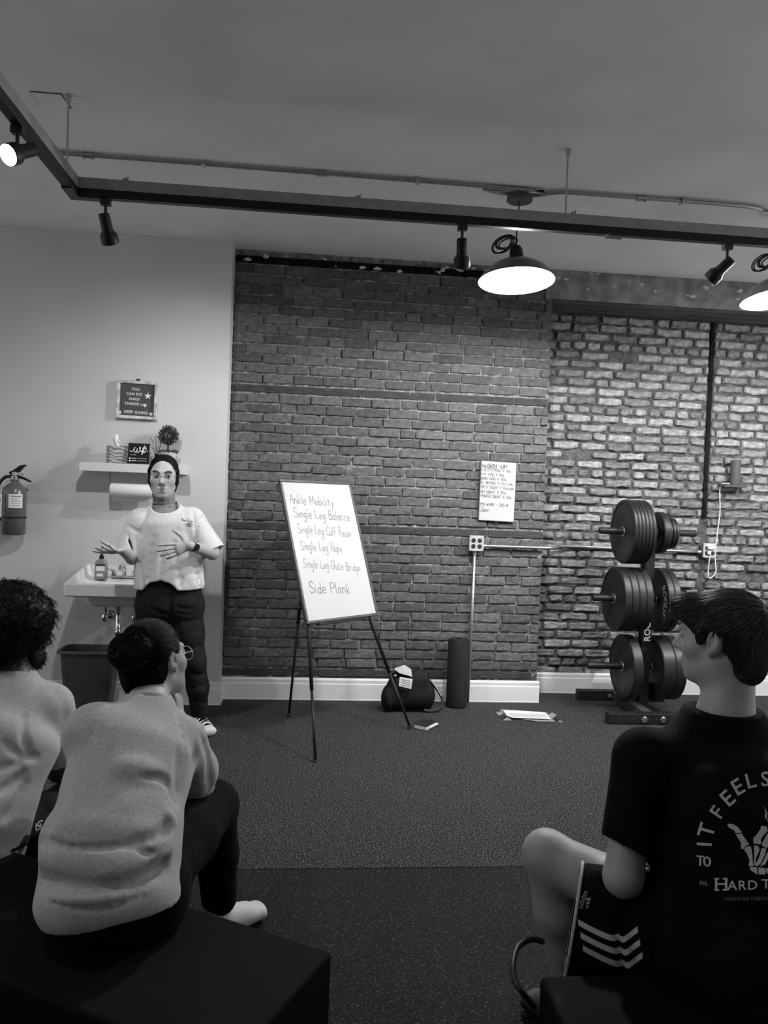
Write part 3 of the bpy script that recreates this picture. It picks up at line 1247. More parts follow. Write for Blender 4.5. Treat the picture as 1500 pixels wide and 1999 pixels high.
def outlet(px, py, Y, label):
    c = W(px, py, Y)
    x, z = c[0], c[2]
    r = root('outlet_box', label, 'power outlet', (x, Y, z), 'metal outlet boxes on the brick')
    MB().span((x - .049, Y - .045, z - .052), (x + .049, Y, z + .052)).build('box_body', M_steel, r, bevel=.004)
    MB().span((x - .052, Y - .049, z - .055), (x + .052, Y - .045, z + .055)).build('cover_plate', mat('pale_plate', .55, .4, metal=.3), r, bevel=.003)
    for sx in (-.023, .023):
        for sz in (-.02, .022):
            q = MB().cyl((x + sx, Y - .053, z + sz), (x + sx, Y - .0488, z + sz), .0155, n=14)
            s = q.build('socket_face', M_blackpl, r)
            MB().box((x + sx - .005, Y - .0533, z + sz + .003), (.002, .001, .008)).box((x + sx + .005, Y - .0533, z + sz + .003), (.002, .001, .008)).build('slot', mat('slot_grey', .08, .5), s)
    for sx in (-.044, .044):
        for sz in (-.047, .047):
            MB().cyl((x + sx, Y - .051, z + sz), (x + sx, Y - .0488, z + sz), .004, n=8).build('screw', M_steel, r)
    return c


o1 = outlet(928, 1060, -.006, 'four-socket metal outlet box right of the easel')
o2 = outlet(1380, 1074, REC - .008, 'four-socket metal outlet box below the speaker, with white plugs in it')
wc = root('wall_conduit', 'thin steel conduit running down and across the brick between the outlet boxes', 'conduit', (o1[0], -.02, 0))
MB().tube([(o1[0] - .004, -.022, o1[2] - .055), (o1[0] - .006, -.022, .55), (o1[0] - .012, -.026, .0)], .0105, 10).build('pipe', M_steel, wc, smooth=True)
MB().cyl((o1[0] - .004, -.022, o1[2] - .085), (o1[0] - .004, -.022, o1[2] - .055), .0145, n=12).build('connector', M_steel, wc)
MB().box((o1[0] - .008, -.013, .31), (.05, .026, .012)).build('clip', M_steel, wc)
zh = o1[2] - .018
MB().tube(spline([(o1[0] + .05, -.022, zh), (XR + .02, -.022, zh), (XR + .14, .1, zh), (XR + .3, REC - .026, zh), (o2[0] - .052, REC - .026, o2[2] - .014)], 6), .0105, 10).build('pipe', M_steel, wc, smooth=True)
MB().cyl((o1[0] + .05, -.022, zh), (o1[0] + .08, -.022, zh), .0145, n=12).build('connector', M_steel, wc)
MB().cyl((o2[0] - .085, REC - .026, o2[2] - .014), (o2[0] - .053, REC - .026, o2[2] - .014), .0145, n=12).build('connector', M_steel, wc)

# cylindrical speaker on a small ledge, its white lead and plug
sp = W(1437, 922, REC - .06)
sx, sz = sp[0], sp[2]
lg = MB().span((sx - .11, REC - .1, sz - .117), (sx + .075, REC - .004, sz - .095)).build('wall_ledge', M_board, bevel=.002)
tag(lg, 'small dark timber ledge under the round speaker', 'ledge')
spk = root('speaker', 'grey upright cylindrical speaker standing on a ledge on the worn brick', 'speaker', (sx, REC - .055, sz - .095))
MB().lathe([(0, 0), (.034, 0), (.037, .004), (.037, .181), (.034, .186), (0, .186)], (sx, REC - .055, sz - .095), (0, 0, 1), 28).build('body', mat('speaker_cloth', .06, .7, var=.2, scale=200), spk, auto=.6)
MB().lathe([(0, .187), (.026, .187), (.028, .184)], (sx, REC - .055, sz - .095), (0, 0, 1), 24).build('top_control', M_blackpl, spk)
cord = [W(1425, 944, REC - .06), W(1412, 944, REC - .06), W(1406, 955, REC - .03), W(1406, 1000, REC - .022), W(1401, 1040, REC - .02), W(1397, 1090, REC - .02),
        W(1398, 1115, REC - .03), W(1390, 1127, REC - .04), W(1383, 1126, REC - .045), W(1384, 1105, REC - .05), W(1386, 1086, REC - .06), W(1385, 1080, REC - .066)]
cr2 = root('power_cord', 'white power cord looping from the speaker down to the outlet box', 'cord', cord[3])
MB().tube(spline(cord, 6), .0042, 8).build('cable', M_plastic_w, cr2, smooth=True)
MB().box(W(1385, 1079, REC - .069), (.026, .02, .026)).build('plug', M_plastic_w, cr2, bevel=.004)
pl = MB().box(W(1388, 1069, REC - .075), (.05, .035, .026)).build('wall_plug', M_plastic_w, bevel=.005)
tag(pl, 'white plug adapter pushed into the outlet box by the speaker', 'plug')

# small whiteboard screwed to the pier
Yb = -.004
tl, tr_, br, bl = (W(*p, Yb - .014) for p in ((938, 898), (1010, 903), (1004, 1020), (933, 1016)))
ctr = (tl + tr_ + br + bl) / 4
ex = nrm((tr_ + br) - (tl + bl))
ey = nrm((tl + tr_) - (bl + br))
wd, ht = np.linalg.norm((tr_ + br - tl - bl)) / 2, np.linalg.norm((tl + tr_ - bl - br)) / 2
ez = nrm(np.cross(ex, ey))          # towards the room
Rm = np.stack([ex, ey, ez], 1)
wbd = root('wall_whiteboard', 'small whiteboard with a handwritten warm-up list on the brick', 'whiteboard', ctr)
MB().box(ctr - ez * .003, (wd, ht, .014), Rm).build('frame', M_frame, wbd, bevel=.002)
MB().box(ctr + ez * .005 + ex * .001, (wd - .014, ht - .01, .004), Rm).build('writing_surface', M_wb, wbd)
lines = [('WARM-UP', .04, .055, .70, .026), ('ROCKING', .14, .105, .30, .011), ("CHILD'S POSE X 30s.", .03, .135, .84, .017), ('CAT COW X 30s.', .03, .205, .66, .018), ('BIRD-DOG X 30s', .03, .275, .70, .019),
         ('SL BRIDGE X 15s/side', .03, .345, .88, .018), ('SPLIT SQUAT X 15s/side', .04, .415, .90, .019), ('OH SQUAT X 30s.', .04, .495, .72, .019), ('POWER SQUAT X 30s.', .05, .565, .86, .020),
         ('MB WORK - 3X5-8', .05, .70, .76, .020), ('S', .08, .765, .036, .014), ('L', .125, .765, .036, .014), ('JUMP', .05, .81, .24, .018)]
for s, fx, fy, fw_, hh in lines:
    o = ctr - ex * wd / 2 + ey * ht / 2 + ex * wd * fx - ey * (ht * fy + hh) + ez * .0078
    write('handwriting', s, o, ex, ey, hh, M_ink, wbd, w=.11, width=wd * fw_)
MB().box(ctr - ey * (ht / 2 + .006) + ex * 0 + ez * 0, (.02, .014, .012), Rm).build('clip', M_blackpl, wbd)
# ------------------------------------------------------------------ things on and by the white wall
WY = WHITE_Y
M_ceramic = mat('sink_ceramic', .72, .18, coat=.5)
M_letter = mat('letter_white', .8, .5)
M_felt = mat('grey_felt', .075, .9, var=.15, scale=150)
M_distress = mat('distressed_white_wood', .55, .7, var=.45, scale=22, stretch=(1, 1, 1), detail=8)

# letter board
tl, tr_, br, bl = (W(*p, WY - .02) for p in ((230, 742), (309, 746), (306, 821), (228, 815)))
ctr = (tl + tr_ + br + bl) / 4
ex = nrm((tr_ + br) - (tl + bl))
ey = nrm(np.cross((0, -1, 0), ex)) * -1
ey = ey if ey[2] > 0 else -ey
ez = np.array([0, -1.0, 0])
wd, ht = .262, .25
lb = root('letter_board', 'square grey letter board in a distressed white frame above the shelf', 'sign', (ctr[0], WY, ctr[2] - .125))
Rm = np.stack([ex, -ez, ey], 1)
MB().box(ctr + ez * .0, (wd - .03, .012, ht - .03), Rm).build('felt_panel', M_felt, lb)
fw_ = .019
for (a, b, cx, cz) in ((wd, fw_, 0, ht / 2 - fw_ / 2), (wd, fw_, 0, -ht / 2 + fw_ / 2), (fw_, ht - 2 * fw_ - .0008, -wd / 2 + fw_ / 2, 0), (fw_, ht - 2 * fw_ - .0008, wd / 2 - fw_ / 2, 0)):
    MB().box(ctr + ex * cx + ey * cz + ez * .004, (a, .03, b), Rm).build('frame_rail', M_distress, lb, bevel=.002)
MB().box(ctr + ey * (ht / 2 + .007) + ez * .002, (.026, .014, .016), Rm).build('hanger_clip', M_blackpl, lb, bevel=.002)
for s, cx, cz, sz in (('YOU', -.012, .062, .024), ('CAN DO', -.02, .03, .024), ('HARD', -.018, -.003, .024), ('THINGS', -.034, -.035, .024), ('KEEP', -.052, -.089, .024), ('GOING', .03, -.091, .024)):
    text('letters', s, ctr + ex * cx + ey * cz + ez * .0085, ex, ey, sz, M_letter, lb, spacing=1.12, offset=.0006)
star = [(math.sin(i * math.pi / 5) * (.024 if i % 2 == 0 else .010), math.cos(i * math.pi / 5) * (.024 if i % 2 == 0 else .010)) for i in range(10)][::-1]
MB().prism(star, ctr + ex * .068 + ey * .03 + ez * .007, ex, ey, ez, .003).build('star', M_letter, lb)


def disc(c, r, n=18):
    return MB().cyl(c, c + ez * .002, r, n=n)


for cx, cz in ((.052, -.033), (-.108, -.088), (.094, -.088)):
    c = ctr + ex * cx + ey * cz + ez * .0075
    d_ = disc(c, .0105).build('round_tile', M_letter, lb)
    MB().cyl(c + ex * -.0035 + ey * .003 + ez * .002, c + ex * -.0035 + ey * .003 + ez * .0026, .0016, n=8).build('mark', M_felt, d_)
    MB().cyl(c + ex * .0035 + ey * .003 + ez * .002, c + ex * .0035 + ey * .003 + ez * .0026, .0016, n=8).build('mark', M_felt, d_)
    MB().box(c - ey * .004 + ez * .0023, (.008, .0006, .0016), Rm).build('mark', M_felt, d_)
t = np.linspace(0, 6.283, 26)
hx, hy = 16 * np.sin(t) ** 3, 13 * np.cos(t) - 5 * np.cos(2 * t) - 2 * np.cos(3 * t) - np.cos(4 * t)
MB().tube([ctr + ex * (.03 + a * .00055) + ey * (-.031 + b * .00055) + ez * .0085 for a, b in zip(hx, hy)], .0014, 5).build('heart_outline', M_letter, lb)

# floating shelf
SX0, SX1, SZ0, SZ1, SY = -1.476, -.822, 1.553, 1.607, -.36
sh = MB().span((SX0, SY, SZ0), (SX1, WY, SZ1)).build('wall_shelf', mat('shelf_white', .66, .45), bevel=.002)
tag(sh, 'white floating shelf over the sink', 'shelf')

# tissue box
c = W(202, 902, -.33)
tb = root('tissue_box', 'patterned cardboard tissue box on the shelf', 'tissue box', (c[0] + .05, -.29, SZ1))
a = math.radians(24)
R3 = np.array([[math.cos(a), -math.sin(a), 0], [math.sin(a), math.cos(a), 0], [0, 0, 1]])
cb = np.array([c[0] + .068, -.268, SZ1 + .058])
M_tis = bpy.data.materials.new('marbled_card')
M_tis.use_nodes = True
nt = M_tis.node_tree
wv = nt.nodes.new('ShaderNodeTexWave')
wv.inputs['Scale'].default_value = 14
wv.inputs['Distortion'].default_value = 9
wv.inputs['Detail'].default_value = 3
tc = nt.nodes.new('ShaderNodeTexCoord')
mp = nt.nodes.new('ShaderNodeMapping')
mp.inputs['Rotation'].default_value = (.3, 1.3, .2)
nt.links.new(tc.outputs['Object'], mp.inputs['Vector'])
nt.links.new(mp.outputs['Vector'], wv.inputs['Vector'])
mr = nt.nodes.new('ShaderNodeMapRange')
mr.inputs[3].default_value = .10
mr.inputs[4].default_value = .42
nt.links.new(wv.outputs['Fac'], mr.inputs[0])
nt.links.new(mr.outputs[0], nt.nodes['Principled BSDF'].inputs['Base Color'])
MB().box(cb, (.112, .112, .116), R3).build('carton', M_tis, tb, bevel=.002)
top = cb + [0, 0, .058]
MB().lathe([(.0, 0), (.034, 0), (.036, .001), (.0, .0012)], top, (0, 0, 1), 20).build('opening', M_dark, tb)
ts = []
for i in range(9):
    for j in range(7):
        u, v = i / 8, j / 6
        ts.append(top + [(-.03 + .05 * u) * (1 - .35 * v) + .006 * math.sin(7 * v + 3 * u), .012 * math.sin(6 * u + 4 * v), -.008 + .085 * v * (1 - .35 * (u - .35) ** 2 * 4)])
F_ = [(i * 7 + j, (i + 1) * 7 + j, (i + 1) * 7 + j + 1, i * 7 + j + 1) for i in range(8) for j in range(6)]
tq = put('tissue', np.array(ts), F_, M_paper, tb, smooth=True)
so = tq.modifiers.new('thick', 'SOLIDIFY')
so.thickness = .001

# wifi sign leaning on a small stand
p0 = W(249, 904, -.335)
p1 = W(290, 906, -.325)
ex = nrm(p1 - p0)
ex[2] = 0
ex = nrm(ex)
nb = np.array([ex[1], -ex[0], 0])        # towards the room
ey = nrm(np.array([0, 0, 1]) - nb * .22)
ez = nrm(np.cross(ex, ey))
wd, ht = .134, .136
base = (p0 + p1) / 2
base[2] = SZ1 + .004
ws = root('wifi_sign', 'black plaque with white wifi lettering leaning on a stand on the shelf', 'sign', (base[0], base[1], SZ1))
Rm = np.stack([ex, ey, ez], 1)
cc = base + ey * ht / 2
M_bsign = mat('black_acrylic', .005, .6, spec=.15)
MB().box(cc, (wd, ht, .005), Rm).build('plaque', M_bsign, ws, bevel=.001)
MB().box(base - ez * .03 + np.array([.012, 0, .002]), (wd * .9, .09, .006), np.stack([ex, -nb, (0, 0, 1)], 1)).build('stand', mat('stand_wood', .2, .6), ws)
MB().box(base - ez * .042 + np.array([.03, 0, .045]), (wd * .62, .006, .085), np.stack([ex, -nb, (0, 0, 1)], 1)).build('back_rest', mat('stand_wood', .2, .6), ws)
fr = cc + ez * .0031
wf = [(-.55, .05), (-.5, -.03), (-.4, -.02), (-.3, .12), (-.24, .28), (-.3, .1), (-.24, -.08), (-.14, .02), (-.08, .2), (-.12, .0), (-.06, -.1), (.06, .05), (.1, .26), (.04, .28), (.08, .1)]
P = spline([fr + ex * x * .1 + ey * (y * .1 + .014) for x, y in wf], 5)
MB().tube(P, .0022, 5).build('script_lettering', M_letter, ws)
P = spline([fr + ex * x * .1 + ey * (y * .1 + .014) for x, y in [(.1, -.02), (.16, .05), (.2, -.06), (.24, .16), (.32, .3), (.3, .12), (.22, -.1), (.2, -.22), (.26, -.1), (.32, .04), (.36, -.08), (.42, .02), (.5, .06), (.56, .0)]], 5)
MB().tube(P, .0022, 5).build('script_lettering', M_letter, ws)
for k, rr in enumerate((.008, .016, .024)):
    t = np.linspace(-.2, 1.1, 8)
    MB().tube([fr + ex * (.022 + math.cos(q) * rr) + ey * (.032 + math.sin(q) * rr) for q in t], .0019, 5).build('wifi_arc', M_letter, ws)
text('small_lettering', 'PASSWORD', fr + ex * -.034 + ey * -.012, ex, ey, .007, M_letter, ws)
for zz in (-.034, -.05):
    MB().cyl(fr + ex * -.052 + ey * zz, fr + ex * -.052 + ey * zz + ez * .0008, .005, n=14).build('round_mark', M_letter, ws)
    MB().box(fr + ex * -.028 + ey * zz, (.028, .0035, .0008), Rm).build('small_rule', M_letter, ws)
    MB().box(fr + ex * .022 + ey * (zz + .001), (.062, .006, .0008), Rm).build('small_rule', mat('sign_grey', .12, .5), ws)

# reed diffuser
c = W(306, 890, -.28)
df = root('reed_diffuser', 'glass reed diffuser with thin sticks beside the topiary', 'diffuser', (c[0], -.28, SZ1))
b0 = np.array([c[0], -.28, SZ1])
M_glass = mat('diffuser_glass', .35, .1, coat=.5)
MB().lathe([(0, 0), (.021, 0), (.022, .003), (.022, .045), (.018, .052), (.011, .056), (.011, .062)], b0, (0, 0, 1), 20).build('bottle', M_glass, df, smooth=True)
MB().lathe([(.0135, .056), (.0145, .058), (.0145, .074), (.012, .076), (0, .076)], b0, (0, 0, 1), 18).build('collar', M_black, df, auto=.6)
for i in range(7):
    a = -.3 + .6 * i / 6
    MB().cyl(b0 + [a * .02, .004 * (i % 3 - 1), .06], b0 + [a * .16 - .005, .012 * (i % 3 - 1), .165 + .012 * ((i * 5) % 4)], .0016, n=6).build('reed', mat('reed_dark', .06, .7), df)

# topiary ball in a pot
c = W(329, 850, -.26)
tpz = c[2]
tp = root('topiary', 'small round topiary ball on a stem in a pale pot on the shelf', 'plant', (c[0], -.26, SZ1))
b0 = np.array([c[0], -.26, SZ1])
MB().lathe([(0, 0), (.046, 0), (.048, .004), (.054, .085), (.056, .09), (.05, .09), (.049, .078), (0, .078)], b0, (0, 0, 1), 28).build('pot', mat('pale_pot', .5, .7), tp, auto=.6)
MB().cyl(b0 + [0, 0, .078], [c[0], -.26, tpz - .02], .006, n=8).build('stem', mat('dark_stem', .03, .8), tp)
M_leaf = mat('dark_leaf', .035, .7, var=.4, scale=60)
lf = []
for i in range(1500):
    d = nrm(RNG.normal(0, 1, 3))
    r = .064 * RNG.uniform(.45, 1.0)
    p = np.array([c[0], -.26, tpz]) + d * r
    q = nrm(d + RNG.normal(0, .55, 3)) * RNG.uniform(.012, .02)
    s_ = nrm(np.cross(q, RNG.normal(0, 1, 3))) * .003
    lf.append([p - s_, p + s_, p + q])
for i in range(420):
    a, rr = RNG.uniform(0, 6.283), .05 * math.sqrt(RNG.uniform())
    p = b0 + [math.cos(a) * rr, math.sin(a) * rr, .078]
    q = np.array([math.cos(a) * .022 * rr / .05, math.sin(a) * .022 * rr / .05, .026]) + RNG.normal(0, .006, 3)
    s_ = nrm(np.cross(q, RNG.normal(0, 1, 3))) * .0025
    lf.append([p - s_, p + s_, p + q])
lf = np.array(lf).reshape(-1, 3)
lo = put('foliage', lf, np.arange(len(lf)).reshape(-1, 3), M_leaf, tp)
lo['kind'] = 'stuff'

# paper towel roll under the shelf
c0, c1 = W(217, 953, -.27), W(305, 957, -.27)
zr = 1.437
pr = root('paper_towel_roll', 'white paper towel roll on a bar under the shelf', 'paper towel', (c0[0], -.27, zr))
MB().lathe([(.016, 0), (.042, 0), (.0435, .003), (.0435, .277), (.042, .28), (.016, .28)], (c0[0], -.27, zr), (1, 0, 0), 32, closed=True).build('roll', M_paper, pr, auto=.6)
MB().cyl((c0[0] - .012, -.27, zr), (c0[0] + .292, -.27, zr), .008, n=10).build('bar', M_steel, pr)
for x in (c0[0] - .008, c0[0] + .288):
    MB().span((x - .003, -.28, zr - .012), (x + .003, -.26, SZ0)).build('bracket', M_steel, pr)
MB().span((c0[0] + .002, -.2275, zr - .075), (c0[0] + .278, -.2265, zr)).build('loose_sheet', M_paper, pr)

# fire extinguisher
c = W(27, 1000, -.25)
x, z0, z1 = c[0], W(27, 1044, -.25)[2], W(27, 962, -.25)[2]
fe = root('fire_extinguisher', 'fire extinguisher with paper labels hung on the white wall', 'fire extinguisher', (x, -.25, z0))
M_red = mat('extinguisher_paint', .10, .3, coat=.4)
R_ = .074
hh = z1 - z0
MB().lathe([(0, .006), (.062, 0), (R_, .008), (R_, hh - .01), (R_ * .93, hh + .025), (R_ * .65, hh + .052), (.03, hh + .066), (.026, hh + .085), (0, hh + .085)], (x, -.25, z0), (0, 0, 1), 36).build('cylinder', M_red, fe, smooth=True)
vt = np.array([x, -.25, z0 + hh + .085])
MB().lathe([(.022, -.006), (.024, 0), (.024, .022), (.017, .03), (.017, .05), (0, .05)], vt, (0, 0, 1), 18).build('valve', M_steel, fe, auto=.6)
MB().prism([(-.03, .02), (.055, .004), (.1, -.014), (.104, -.006), (.06, .018), (-.02, .04)], vt + [0, .012, .0], (1, 0, 0), (0, 0, 1), (0, -1, 0), .024).build('carry_handle', M_black, fe, bevel=.002)
MB().prism([(-.03, .035), (.03, .05), (.062, .09), (.074, .088), (.066, .1), (.035, .095), (-.01, .06), (-.035, .048)], vt + [0, .012, .0], (1, 0, 0), (0, 0, 1), (0, -1, 0), .024).build('squeeze_lever', M_black, fe, bevel=.002)
MB().tube(spline([vt + [-.015, -.0, .02], vt + [-.06, -.005, .012], vt + [-.1, -.01, -.05], vt + [-.098, -.01, -.16], vt + [-.088, -.005, -.27]], 6), .011, 10).build('hose', M_blackpl, fe, smooth=True)
MB().lathe([(R_ + .0012, 0), (R_ + .0035, .0), (R_ + .0035, .009), (R_ + .0012, .009)], (x, -.25, W(27, 1011, -.25)[2]), (0, 0, 1), 36, closed=True).build('strap', M_black, fe)
MB().span((x - .03, -.25 + R_ + .0035, z0 + .02), (x + .03, WY, z1)).build('wall_bracket', M_black, fe)


def curved_label(name, a0, a1, zlo, zhi, m, r):
    V, F = [], []
    A = np.linspace(a0, a1, 10)
    for a in A:
        V += [(x + math.sin(a) * r, -.25 - math.cos(a) * r, zlo), (x + math.sin(a) * r, -.25 - math.cos(a) * r, zhi)]
    F = [(2 * i, 2 * i + 2, 2 * i + 3, 2 * i + 1) for i in range(9)]
    return put(name, np.array(V), F, m, fe, smooth=True)


lz = lambda py: W(27, py, -.25)[2]
curved_label('instruction_label', -.1, 1.05, lz(991), lz(964), M_paper, R_ + .0008)
curved_label('label_print', .1, .95, lz(970), lz(967), mat('print_grey', .25, .7), R_ + .0014)
for q in (973, 977, 981, 986):
    curved_label('label_print', .15, random.uniform(.6, .95), lz(q + 1.3), lz(q), mat('print_grey', .25, .7), R_ + .0014)
tgo = np.array([x - .085, -.335, lz(987)])
tgm = MB().box(tgo, (.082, .0015, .15)).build('inspection_tag', M_paper, fe)
for k, (dz, hh_) in enumerate(((.05, .008), (.035, .014), (.0, .006), (-.012, .004))):
    MB().box(tgo + [0, -.0011, dz], (.066, .0006, hh_)).build('tag_print', mat('print_black', .03, .7), tgm)
MB().tube(spline([tgo + [0, 0, .07], tgo + [.03, .02, .12], vt + [-.01, -.02, -.01]], 5), .0012, 5).build('tag_string', M_steel, fe)

# ---------------- sink
SK = root('wall_sink', 'white rectangular wall-hung ceramic sink', 'sink', (-1.2, -.38, .776))
x0, x1, yf, yb = -1.481, -.925, -.6, WY - .002
zt, zb, zk = .857, .776, .935


def loop(x0, x1, y0, y1, r, z, zz=None, n=5):
    """rounded rectangle; z at the front (y0), zz at the back"""
    out = []
    for cx, cy, a0 in ((x1 - r, y0 + r, -90), (x1 - r, y1 - r, 0), (x0 + r, y1 - r, 90), (x0 + r, y0 + r, 180)):
        for i in range(n):
            a = math.radians(a0 + 90 * i / (n - 1))
            px_, py_ = cx + r * math.cos(a), cy + r * math.sin(a)
            out.append((px_, py_, z if zz is None else z + (zz - z) * (py_ - y0) / (y1 - y0)))
    return out


def loft(name, loops, m, parent, cap0=True, cap1=True, **k):
    n = len(loops[0])
    V = [p for l in loops for p in l]
    F = [(i * n + j, i * n + (j + 1) % n, (i + 1) * n + (j + 1) % n, (i + 1) * n + j) for i in range(len(loops) - 1) for j in range(n)]
    if cap0:
        F.append(tuple(range(n - 1, -1, -1)))
    if cap1:
        F.append(tuple(range((len(loops) - 1) * n, len(loops) * n)))
    return put(name, np.array(V), F, m, parent, **k)


loft('basin', [loop(x0 + .14, x1 - .14, yf + .12, yb - .1, .05, .700), loop(x0 + .11, x1 - .11, yf + .08, yb - .06, .05, .725),
               loop(x0 + .10, x1 - .10, yf + .06, yb - .04, .05, zb - .002), loop(x0 + .008, x1 - .008, yf + .008, yb, .012, zb), loop(x0, x1, yf, yb, .014, zb + .008),
               loop(x0, x1, yf, yb, .014, zt - .006, zk - .004), loop(x0 + .006, x1 - .006, yf + .006, yb - .004, .012, zt, zk),
               loop(x0 + .028, x1 - .028, yf + .028, yb - .02, .02, zt, zk), loop(x0 + .04, x1 - .04, yf + .04, yb - .03, .03, zt - .012, zt + .01),
               loop(x0 + .052, x1 - .052, yf + .055, yb - .155, .06, zt - .018), loop(x0 + .10, x1 - .10, yf + .11, yb - .19, .06, zb + .0),
               loop(x0 + .2, x1 - .2, yf + .16, yb - .22, .04, zb - .02)], M_ceramic, SK, auto=.7)
MB().cyl((-1.2, -.40, zb - .02), (-1.2, -.40, zb - .016), .022, n=18).build('drain', M_chrome, SK)
# faucet
fx = W(243, 1118, -.24)[0]
fc = np.array([fx, -.24, zt + .004])
ft = root('faucet', 'chrome two-handle faucet on the sink', 'faucet', fc)
MB().span(fc + [-.085, -.025, 0], fc + [.085, .025, .014]).build('base_plate', M_chrome, ft, bevel=.005)
MB().tube(spline([fc + [0, 0, .01], fc + [0, -.005, .05], fc + [0, -.04, .085], fc + [0, -.1, .085], fc + [0, -.125, .06]], 6), [.016] * 13 + [.012] * 12, 12).build('spout', M_chrome, ft, smooth=True)
for s in (-1, 1):
    h_ = MB().lathe([(.02, .012), (.018, .03), (.014, .045), (0, .048)], fc + [.065 * s, 0, 0], (0, 0, 1), 16).build('handle_hub', M_chrome, ft, smooth=True)
    MB().tube([fc + [.065 * s, 0, .04], fc + [.085 * s, -.03, .055], fc + [.095 * s, -.055, .058]], [.008, .007, .009], 8).build('lever', M_chrome, h_, smooth=True)
# pipes
pp = root('sink_pipes', 'chrome drain pipe and shut-off valves under the sink', 'pipes', (-1.2, -.38, .5))
dx = W(231, 1215, -.38)[0]
MB().lathe([(.03, 0), (.03, -.006), (.018, -.03), (.0165, -.05), (.0165, -.16), (.0195, -.162), (.0195, -.185), (.0165, -.187), (.0165, -.24)], (dx, -.38, .699), (0, 0, 1), 18).build('tailpiece', M_chrome, pp, smooth=True)
MB().tube(spline([(dx, -.38, .47), (dx, -.38, .44), (dx + .02, -.36, .41), (dx + .05, -.32, .415), (dx + .06, -.3, .445), (dx + .06, -.26, .475), (dx + .06, -.19, .48), (dx + .06, WY, .48)], 6), .017, 12).build('trap', M_chrome, pp, smooth=True)
MB().lathe([(.018, 0), (.042, 0), (.04, -.008), (.02, -.014)], (dx + .06, WY - .001, .48), (0, 1, 0), 20).build('escutcheon', M_chrome, pp, smooth=True)
for vx in (W(208, 1205, -.24)[0], W(266, 1205, -.24)[0]):
    v_ = MB().cyl((vx, WY, .60), (vx, -.25, .60), .009, n=10).cyl((vx, -.255, .585), (vx, -.255, .63), .011, n=10).build('stop_valve', M_chrome, pp)
    MB().ball((vx, -.285, .60), (.02, .01, .028), 14, 8).build('valve_knob', M_chrome, v_, smooth=True)
    MB().lathe([(.01, 0), (.032, 0), (.03, -.007), (.012, -.012)], (vx, WY - .001, .60), (0, 1, 0), 18).build('escutcheon', M_chrome, v_, smooth=True)
    MB().tube(spline([(vx, -.255, .63), (vx - .005, -.25, .68), (vx + .0, -.24, .76)], 5), .006, 8).build('supply_hose', M_blackpl, v_, smooth=True)
# soap bottle
c = W(196, 1122, -.31)
sb = root('soap_bottle', 'clear hand soap bottle with a black pump top standing on the sink', 'soap bottle', (c[0], -.29, zt - .004))
b0 = np.array([c[0], -.29, zt - .004])
M_soap = mat('soap_amber', .22, .2, coat=.4)
bl_ = loft('bottle', [loop(b0[0] - .036, b0[0] + .036, b0[1] - .022, b0[1] + .022, .012, b0[2]), loop(b0[0] - .04, b0[0] + .04, b0[1] - .025, b0[1] + .025, .014, b0[2] + .008),
                 loop(b0[0] - .038, b0[0] + .038, b0[1] - .024, b0[1] + .024, .014, b0[2] + .105), loop(b0[0] - .03, b0[0] + .03, b0[1] - .02, b0[1] + .02, .015, b0[2] + .122), loop(b0[0] - .014, b0[0] + .014, b0[1] - .014, b0[1] + .014, .0135, b0[2] + .132)], M_soap, sb, auto=.7)
MB().lathe([(.015, .13), (.015, .152), (.008, .156), (.007, .18), (.0045, .19), (.004, .205), (0, .206)], b0, (0, 0, 1), 16).build('pump_top', M_black, sb, auto=.6)
MB().span(b0 + [-.027, -.0262, .055], b0 + [.027, -.0248, .085]).build('label', M_paper, bl_)
MB().span(b0 + [-.03, -.0262, .091], b0 + [.03, -.0248, .097]).build('label_band', M_black, bl_)
MB().span(b0 + [-.022, -.0265, .02], b0 + [.018, -.0255, .038]).build('barcode_panel', M_paper, bl_)

# waste bin
M_bin = mat('grey_bin_plastic', .055, .5)
zb_ = 0.0
fl_ = G(147, 1392, 0)
tlc = W(106, 1272, -.46)
bz = tlc[2]
bx0, bx1 = tlc[0] + .0, W(226, 1276, -.46)[0]
wbn = root('waste_bin', 'dark grey rectangular waste bin under the sink', 'waste bin', ((bx0 + bx1) / 2, -.33, 0))
lp = lambda ins, z: loop(bx0 + ins, bx1 - ins, -.45 + ins * .8, -.21 - ins * .8, .04, z)
loft('bin_shell', [lp(.05, .002), lp(.018, bz - .03), lp(.016, bz - .02), lp(.0, bz - .018), lp(0, bz - .004), lp(.004, bz), lp(.018, bz - .002), lp(.024, bz - .03), lp(.056, .012)], M_bin, wbn, auto=.7)
# ------------------------------------------------------------------ easel, bag, roller and small things on the floor
BC = np.array([.131, -.562, 1.113])
th, al, bw, bh = .703, .35, .605, .91
ex = np.array([math.cos(th), math.sin(th), 0])
nb = np.array([-math.sin(th), math.cos(th), 0])     # away from the reader
ey = np.array([0, 0, 1]) * math.cos(al) + nb * math.sin(al)
ez = np.cross(ex, ey)                               # towards the reader
Rm = np.stack([ex, ey, ez], 1)
eb = root('easel_whiteboard', 'large whiteboard with a handwritten exercise list on the tripod easel', 'whiteboard', BC - ey * bh / 2)
MB().box(BC, (bw - .01, bh - .01, .012), Rm).build('writing_surface', M_wb, eb)
for (a, b, cx, cy) in ((bw, .017, 0, bh / 2 - .0085), (bw, .017, 0, -bh / 2 + .0085), (.017, bh - .0344, -bw / 2 + .0085, 0), (.017, bh - .0344, bw / 2 - .0085, 0)):
    MB().box(BC + ex * cx + ey * cy, (a, b, .024), Rm).build('frame_rail', M_frame, eb, bevel=.003)
# lines of writing: (text, start, end) as pixels of the baseline
M_ink2 = mat('thin_marker_ink', .16, .6)


